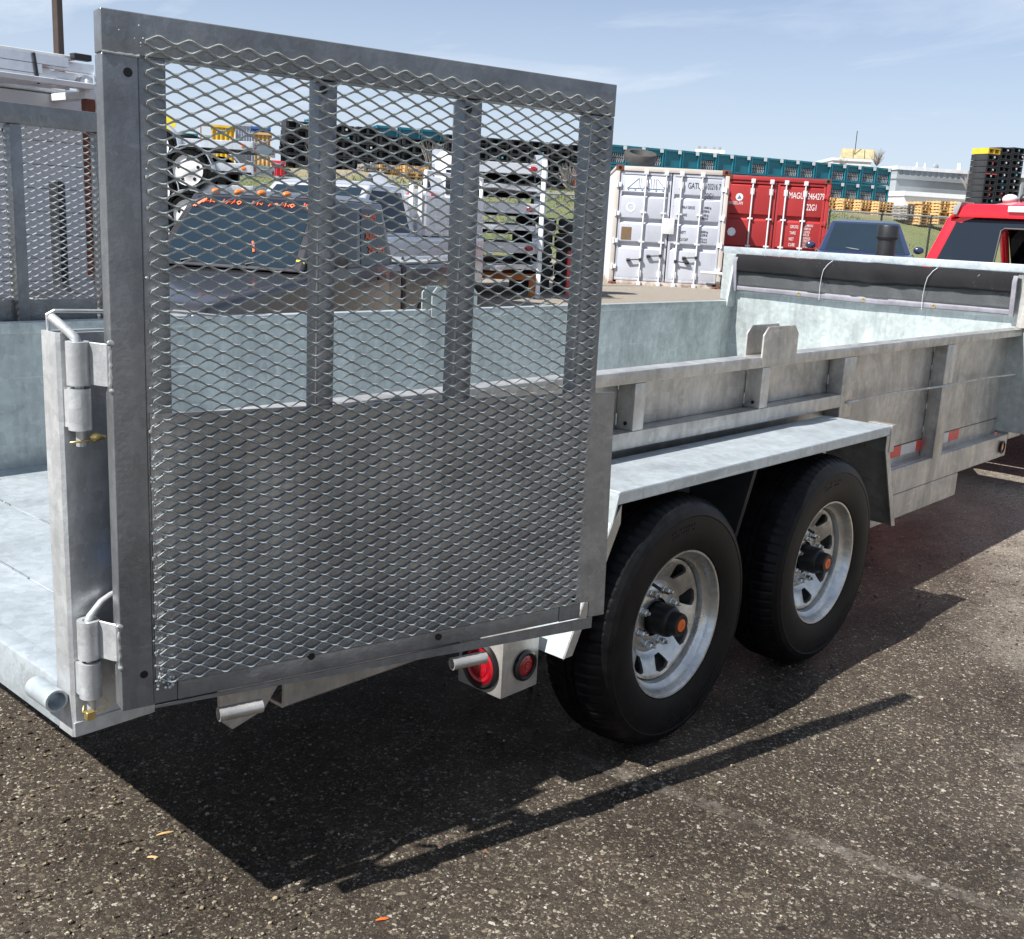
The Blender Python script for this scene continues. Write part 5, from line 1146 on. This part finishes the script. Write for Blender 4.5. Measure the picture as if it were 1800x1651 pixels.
# coloured boxes at the far left of the yard
def yard_box(px0, px1, ytop, d, zb, mat, name, label, cat, rib=.16):
    a, b = PX(px0, ytop, d), PX(px1, ytop, d); ax = Vector((b.x - a.x, b.y - a.y)); ln = ax.length; t = thing(name, label, cat, (a.x, a.y, zb), math.atan2(ax.y, ax.x)); H = a.z - zb
    pts = []; n = max(3, int(ln / rib))
    for k in range(n): w = ln / n; pts += [(k * w, .0), (k * w + w * .3, .0), (k * w + w * .5, .07), (k * w + w * .8, .07)]
    MB().prism(pts + [(ln, 0), (ln, 2), (0, 2)], 2, 0, H - .1).build('body', mat, t, 0, 20); MB().box(-.05, ln + .05, -.05, 2.05, H - .098, H).build('rim', mat, t, 0, 20); return t
yard_box(372, 412, 219, 50, 2.65, 'yellow', 'storage_container', 'yellow ribbed container behind the stacked silver trailers', 'container')
yard_box(414, 442, 217, 52, 2.65, 'silver_paint', 'storage_container', 'pale ribbed panel stack right of the yellow container', 'container', .1)
yard_box(443, 474, 222, 50, 2.65, 'blue', 'storage_bin', 'blue storage bin left of the lone teal column', 'bin')
yard_box(446, 476, 232, 48.5, 2.65, 'wood', 'storage_bin', 'tan timber bin in front of the blue bin', 'bin')
rk = thing('steel_rack', 'orange steel rack left of the yellow container', 'rack', (*PX(352, 219, 50).xy, 2.65), RZ)
zr = PX(352, 219, 50).z - 2.65
for x in (0, .48): MB().box(x, x + .05, 0, .05, 0, zr).build('upright', 'orange_steel', rk, 0, 20)
for k in range(4): MB().box(.051, .479, 0, .05, zr - .06 - .42 * k, zr - .42 * k).build('shelf', 'wood', rk, 0, 20)
yard_box(478, 500, 282, 40, 2.4, 'red_paint', 'storage_bin', 'small red bin low beside the lone teal column', 'bin')
yard_box(296, 346, 232, 52, 2.65, 'teal', 'storage_bin', 'teal bin at the far left beyond the silver trailers', 'bin')
sg = thing('round_sign', 'round yellow sign seen through the top left of the mesh gate', 'sign', (*PX(295, 216, 40).xy, gz(*PX(295, 216, 40).xy)))
hs = PX(295, 216, 40).z - sg.location.z; MB().tube([(0, 0, 0), (0, 0, hs)], .03, 8).build('post', 'dark', sg); q = MB().lathe((0, 0, 0), [(0, -.02), (.24, -.02), (.24, .02), (0, .02)], 24, 1).build('disc', 'rag', sg); q.location = (0, -.06, hs); q.rotation_euler = (0, 0, rad(-35))

# lamp pole
lp_ = PX(104, 100, 30).xy; lpt = thing('lamp_post', 'tall square bronze lamp post at the upper left', 'lamp post', (*lp_, gz(*lp_)), rad(20))
MB().hexa([(-.10, -.10, 0), (.10, -.10, 0), (.10, .10, 0), (-.10, .10, 0)], [(-.085, -.085, 8.6), (.085, -.085, 8.6), (.085, .085, 8.6), (-.085, .085, 8.6)]).build('pole', 'bronze', lpt, .012); MB().box(-.2, .2, -.2, .2, -.1, .08).build('base', 'concrete', lpt, .01)
MB().box(-.15, .75, -.16, .16, 8.6, 8.74).build('lamp_head', 'bronze', lpt, .03)

# ------------------------------------------------------------------ stacked silver trailers
def flat_trailer(lights=True, L=3.2, Wd=1.55, wx=.05):
    t = thing('flat_trailer', 'x', 'trailer')
    for y in (-Wd / 2, Wd / 2 - .05):
        f = MB(); f.prism([(-L / 2, 0), (L / 2, 0), (L / 2, .13), (-L / 2, .13)], 1, y, y + .05); f.build('side_rail', 'alu', t, .008)
    for k in range(5): x = -L / 2 + .06 + (L - .12) * k / 4; MB().box(x - .03, x + .03, -Wd / 2 + .051, Wd / 2 - .051, .02, .11).build('crossmember', 'alu', t, .006)
    MB().box(-L / 2 - .03, -L / 2 - .001, -Wd / 2, Wd / 2, -.03, .14).build('rear_beam', 'silver_paint', t, .01)
    MB().hexa([(L / 2, -.4, .02), (L / 2, .4, .02), (L / 2 + .9, .05, .02), (L / 2 + .9, -.05, .02)], [(L / 2, -.4, .09), (L / 2, .4, .09), (L / 2 + .9, .05, .09), (L / 2 + .9, -.05, .09)]).build('drawbar', 'alu', t, .006)
    MB().box(-L / 2 + .01, L / 2 - .01, -Wd / 2 + .052, Wd / 2 - .052, .111, .128).build('deck', 'dark', t)
    MB().tube([(.05, -Wd / 2 - .1, -.02), (.05, Wd / 2 + .1, -.02)], .04, 8).build('axle', 'dark', t)
    if lights:
        for y in (-Wd / 2 + .14, Wd / 2 - .14): MB().ball((-L / 2 - .035, y, .055), .055, 12, 6, (.35, 1.35, .8)).build('tail_light', 'red_lens', t, 0, 60)
        for y in (-Wd / 2 - .008, Wd / 2 + .008): MB().ball((-L / 2 + .12, y, .06), .04, 10, 6, (1, .4, .8)).build('side_marker', 'amber', t, 0, 60)
    for y, s in ((-Wd / 2 - .12, -1), (Wd / 2 + .12, 1)):
        r = .315; w = MB().lathe((wx, y + s * .08, -.02), [(r * .74, 0), (r * .94, 0), (r, -s * .03), (r, -s * .13), (r * .9, -s * .16), (r * .6, -s * .16)], 28, 1).build('wheel', 'rubber', t)
        MB().lathe((wx, y + s * .08, -.02), [(r * .75, 0), (r * .72, -s * .02), (r * .55, -s * .025), (r * .3, -s * .008), (r * .22, s * .004), (0, s * .004)], 24, 1).build('rim', 'offwhite', w)
        for k in range(5): a = 2 * PI * k / 5 + .3; MB().ball((wx + r * .5 * math.cos(a), y + s * .08 - s * .02, -.02 + r * .5 * math.sin(a)), .028, 6, 4, (1, .5, 1)).build('hole', 'hub', w)
        pr = [(wx + (r + .06) * math.cos(a), -.02 + (r + .06) * math.sin(a)) for a in [PI * k / 10 for k in range(11)]]; pr2 = [(wx + (r + .075) * math.cos(a), -.02 + (r + .075) * math.sin(a)) for a in [PI * k / 10 for k in range(11)]]
        f = MB()
        for k in range(10): f.hexa([(pr[k][0], y - .1, pr[k][1]), (pr[k + 1][0], y - .1, pr[k + 1][1]), (pr2[k + 1][0], y - .1, pr2[k + 1][1]), (pr2[k][0], y - .1, pr2[k][1])], [(pr[k][0], y + .1, pr[k][1]), (pr[k + 1][0], y + .1, pr[k + 1][1]), (pr2[k + 1][0], y + .1, pr2[k + 1][1]), (pr2[k][0], y + .1, pr2[k][1])])
        f.build('fender', 'alu', t, 0, 50)
    return t
FTa = flat_trailer(wx=-.15); FTc = flat_trailer(wx=-.67); FTb = flat_trailer(False); FTd = flat_trailer(L=2.0, Wd=.62)
q0 = PX(462, 300, 18.6).xy; fa = rad(132); fd = Vector((math.cos(fa), math.sin(fa)))
lv = ['topmost', 'second from the top', 'third from the top', 'fourth from the top', 'fifth from the top', 'lowest']
for k in range(6):
    z = 2.36 - .335 * k; c = q0 + fd * 1.6; lab = f'silver flat trailer, {lv[k]} in the stack left of the charcoal pickup'
    if k == 0: FTa.location = (*c, z); FTa.rotation_euler = (0, 0, fa); FTa['label'] = lab; FTa['group'] = 'silver trailers stacked with white wheels'
    elif k == 1: FTc.location = (*c, z); FTc.rotation_euler = (0, 0, fa); FTc['label'] = lab; FTc['group'] = 'silver trailers stacked with white wheels'
    else: dup(FTa if k % 2 == 0 else FTc, (*c, z), fa, lab, 'silver trailers stacked with white wheels')
q1 = PX(868, 300, 18.0).xy; fb = rad(47); fe = Vector((math.cos(fb), math.sin(fb)))
for k in range(6):
    z = 2.28 - .315 * k; c = q1 + fe * 1.6; lab = f'silver flat trailer, {lv[k]} in the stack beside the white machine'
    src = FTa if k % 2 == 0 else FTb; a_ = fb if k % 2 == 0 else fb + PI
    if k == 1: FTb.location = (*c, z); FTb.rotation_euler = (0, 0, a_); FTb['label'] = lab; FTb['group'] = 'silver trailers stacked in the middle of the yard'
    else: dup(src, (*c, z), a_, lab, 'silver trailers stacked in the middle of the yard')
st = thing('steel_stand', 'orange steel stand under the middle stack of trailers', 'stand', (*(q1 + fe * .3), .27), fb)
for x, y in ((0, -.75), (0, .75), (2.4, -.75), (2.4, .75)): MB().box(x - .05, x + .05, y - .05, y + .05, 0, .27).build('leg', 'orange_steel', st)
for x in (0, 2.4): MB().box(x - .06, x + .06, -.85, .85, .271, .38).build('beam', 'orange_steel', st, .005)
pq = PX(951, 400, 17.9).xy; pt = thing('steel_post', 'slim white steel post holding the middle stack of trailers', 'post', (*pq, .27), fb); MB().box(-.035, .035, -.035, .035, 0, 2.2).build('post', 'white', pt, .005)
q2 = PX(742, 300, 15.6).xy
for k in range(3):
    z = 1.72 - .45 * k; lab = f'narrow silver flat trailer, {["highest", "middle", "bottom"][k]} of the short stack beside the charcoal pickup'; loc = (*(q2 + Vector((.5, .9))), z)
    if k == 0: FTd.location = loc; FTd.rotation_euler = (0, 0, rad(62)); FTd['label'] = lab; FTd['group'] = 'short stack of silver trailers'
    else: dup(FTd, loc, rad(62), lab, 'short stack of silver trailers')
for px, yt, lab in ((699, 330, 'thin white post nearest the charcoal pickup'), (724, 322, 'thin white post between the pickup and the white van'), (740, 326, 'pale timber post beside the white van')):
    p = PX(px, yt, 14.6); t = thing('marker_post', lab, 'post', (p.x, p.y, gz(p.x, p.y)), rad(40), 'thin posts behind the pickup'); MB().box(-.03, .03, -.03, .03, 0, p.z - t.location.z).build('post', 'white' if px < 740 else 'offwhite', t, .005); MB().box(-.08, .08, -.08, .08, 0, .03).build('base', 'dark', t)
# tall white machine
vq = PX(769, 400, 17.2).xy; vr = rad(-40); VN = thing('generator', 'tall white machine cabinet with black panels and a yellow strap beside the trailer stack', 'machine', (*vq, .24), vr)
MB().box(0, .37, 0, 1.2, .35, 2.25).build('body', 'white', VN, .05, seg=2)
for z0, z1 in ((1.62, 1.98), (.98, 1.36)): MB().box(.10, .33, -.012, -.001, z0, z1).build('panel', 'glass', VN, .004)
MB().box(.30, .34, -.02, -.001, .45, .95).build('strap', 'rag', VN); MB().box(.03, .28, -.03, -.001, .40, .80).build('grille', 'hub', VN, .004); MB().box(.29, .36, -.03, -.001, .36, .44).build('lamp', 'amber', VN, .01)
for y in (.15, .95):
    for x in (.03, .27): MB().box(x, x + .07, y, y + .1, 0, .349).build('leg', 'dark', VN)
# white pickup with toolboxes behind the charcoal one
wq = PX(600, 400, 14.5).xy; WT = thing('pickup_truck', 'white pickup carrying patterned aluminium toolboxes behind the charcoal pickup', 'pickup truck', (*wq, .14), rad(200))
body_shell(WT, [(2.4, .4), (2.4, .95), (1.2, 1.08), (-2.5, 1.1), (-2.5, .4)], .95, 'silver_paint', .06)
cw, fw_, rw_, lw_, riw = cabin(WT, (-.5, 1.2), (-.35, .5), 1.08, 1.74, .85, .70, 'silver_paint')
g = MB(); pane(g, fw_, (.06, .06, .06, .06)); vpart(g, 'windscreen', 'glass_blue', WT, 0, 30); g = MB(); pane(g, flip(lw_), (.1, .1, .08, .1)); vpart(g, 'window', 'glass', WT, 0, 30)
for x0_, x1_ in ((-2.45, -1.4), (-1.35, -.6)):
    tb_ = MB().box(x0_, x1_, -.9, .93, 1.102, 1.62).build('toolbox', 'alu', WT, .01)
    dm = MB()
    for a in range(16):
        for b in range(7):
            if (a + b) % 2: dm.ball((x0_ + .05 + (x1_ - x0_ - .1) * a / 15, .931, 1.14 + .43 * b / 6), .018, 5, 3, (1.5, .3, .6))
    o = dm.build('tread_pattern', 'white', tb_, 0, 0); o['kind'] = 'stuff'
q = MB().tube([(-.6, .9, 1.65), (-.6, .9, 1.92), (-2.4, .9, 1.92), (-2.4, .9, 1.65)], .03, 8); vpart(q, 'ladder_rack', 'white', WT)
for xx in (1.5, -1.5):
    for y in (.95, -.95): car_wheel(WT, xx, y, .36)
# tyres, barrier, post by the white container
tp = PX(976, 470, 20.0).xy; nT = MB(); nT.lathe((0, 0, 0), [(.20, -.10), (.27, -.13), (.34, -.13), (.37, -.09), (.37, .09), (.34, .13), (.27, .13), (.20, .10)], 30, 2); tme = nT.mesh('tyre')
lay = ['at the bottom', 'second up', 'third up', 'fourth up', 'on top']
for s_, (ox, oy) in enumerate(((-.28, .32), (.25, -.25))):
    for k in range(5):
        o = put('tyre', tme, 'rubber_dry'); o.location = (tp.x + ox + pat.uniform(-.04, .04), tp.y + oy + pat.uniform(-.04, .04), .27 + .135 + .265 * k); tag(o, f'big dark tyre {lay[k]} in the {"left" if s_ == 0 else "right"} pile left of the white container', 'tyre', 'tyres piled by the white container')
bq = PX(1012, 470, 19.2).xy; br = thing('road_barrier', 'red plastic barrier against the dark tyre pile', 'barrier', (*bq, .26), rad(40)); MB().prism([(0, 0), (.34, 0), (.30, .12), (.24, .16), (.20, .78), (.10, .78), (.06, .16), (.02, .12)], 1, 0, .16).build('body', 'tape_red', br, .02)
rp = PX(1019, 300, 22.5); t = thing('marker_post', 'white post with a red band left of the white container', 'post', (rp.x, rp.y, .3)); MB().box(-.05, .05, -.05, .05, 0, rp.z - .3).build('post', 'white', t, .005); MB().box(-.053, .053, -.053, .053, rp.z - .62, rp.z - .35).build('band', 'tape_red', t)

# ------------------------------------------------------------------ left background: box trailer and rack of aluminium stock
BT = thing('box_trailer', 'white box trailer with horizontal seams behind the far mesh gate', 'trailer', (-1.2, 10.6, gz(2, 10.6)), 0)
for k in range(9): MB().box(0, 6.52, 0, .04, .42 + k * .222, .42 + k * .222 + .217).build('wall_panel', 'siding', BT, .006)
MB().box(.02, 6.5, .045, 2.3, .4, 2.42).build('body', 'siding', BT, .02); MB().box(-.02, 6.54, -.02, 2.32, 2.421, 2.47).build('roof', 'alu', BT, .01)
for x in (2.6, 3.5): car_wheel(BT, x, -.03, .34)
RK = thing('storage_rack', 'rusty steel rack beneath the aluminium stock at the upper left', 'rack', (-.6, 9.9, gz(2, 9.9)), 0)
px_, = [AT(163, 300, 1, 9.9).x + .6]
for x in (1.4, px_): MB().box(x - .05, x + .05, 0, .08, 0, 2.36).build('upright', 'rust', RK, .006); MB().box(x - .05, x + .05, .0, .9, 2.361, 2.43).build('arm', 'offwhite', RK, .006)
zt0 = gz(2, 9.9)
for k in range(12):
    y, z = 9.86 + .115 * (k % 4), zt0 + 2.437 + .085 * (k // 4); L_ = pat.uniform(5.2, 6.1)
    t = thing('aluminium_channel', f'bright aluminium channel, {ord_[k % 4]} from the front, {["lower", "middle", "upper"][k // 4]} layer on the rack', 'metal stock', (-.9, y, z), 0, 'aluminium channels on the rack'); MB().box(0, L_, 0, .012, 0, .08).box(0, L_, .013, .10, .068, .08).box(0, L_, .013, .10, 0, .012).build('channel', 'alu', t, 0, 20)
for k, (x0_, x1_, y, z, m_, lab) in enumerate(((1.5, 5.0, 9.80, 2.44, 'offwhite', 'pale timber plank on the front edge of the rusty rack'), (-.5, 3.9, 10.0, 2.68, 'white', 'white plank lying on top of the aluminium channels'), (3.0, 4.9, 9.95, 2.672, 'offwhite', 'short pale board near the right end of the aluminium channels'))):
    t = MB().box(x0_, x1_, y, y + .14, zt0 + z + (.015 if z > 2.5 else 0), zt0 + z + .05); tag(t.build('plank', m_, None, .004), lab, 'plank', 'planks on the rack')
for k in range(3):
    x = 2.6 + .95 * k; b = MB(); b.tube([(x, 9.84, zt0 + 2.43), (x - .03, 9.84, zt0 + 2.68), (x, 10.3, zt0 + 2.69)], .012, 6); tag(b.build('strap', 'black'), f'black strap round the aluminium channels, {ord_[k]} from the left', 'strap', 'black straps round the channels')
    b = MB().box(x + .35, x + .52, 9.88, 9.97, zt0 + 2.690, zt0 + 2.745); tag(b.build('wood_block', 'dark', None, .006), f'dark packing block on the aluminium channels, {ord_[k]} from the left', 'block', 'packing blocks on the channels')
cl_ = PX(168, 150, 11.3); b = MB()
for k in range(14): b.ball((cl_.x + pat.uniform(-.16, .16), cl_.y + pat.uniform(-.1, .1), cl_.z - .25 + pat.uniform(0, .32)), pat.uniform(.05, .10), 7, 5, (1, 1, .8))
tag(b.build('plastic_sheet', 'white'), 'crumpled white plastic sheet at the right end of the rack', 'sheet')
bpq = PX(103, 400, 9.4).xy; t = thing('black_post', 'short thick black post seen through the far mesh gate', 'post', (*bpq, gz(*bpq)), rad(30)); MB().box(-.045, .045, -.045, .045, 0, 1.60).build('post', 'black', t, .006); MB().box(-.1, .1, -.1, .1, 0, .04).build('base', 'dark', t)
dup(FTb, (1.9, 7.6, .62), rad(8), 'dark low flat trailer parked behind the far mesh gate', None)
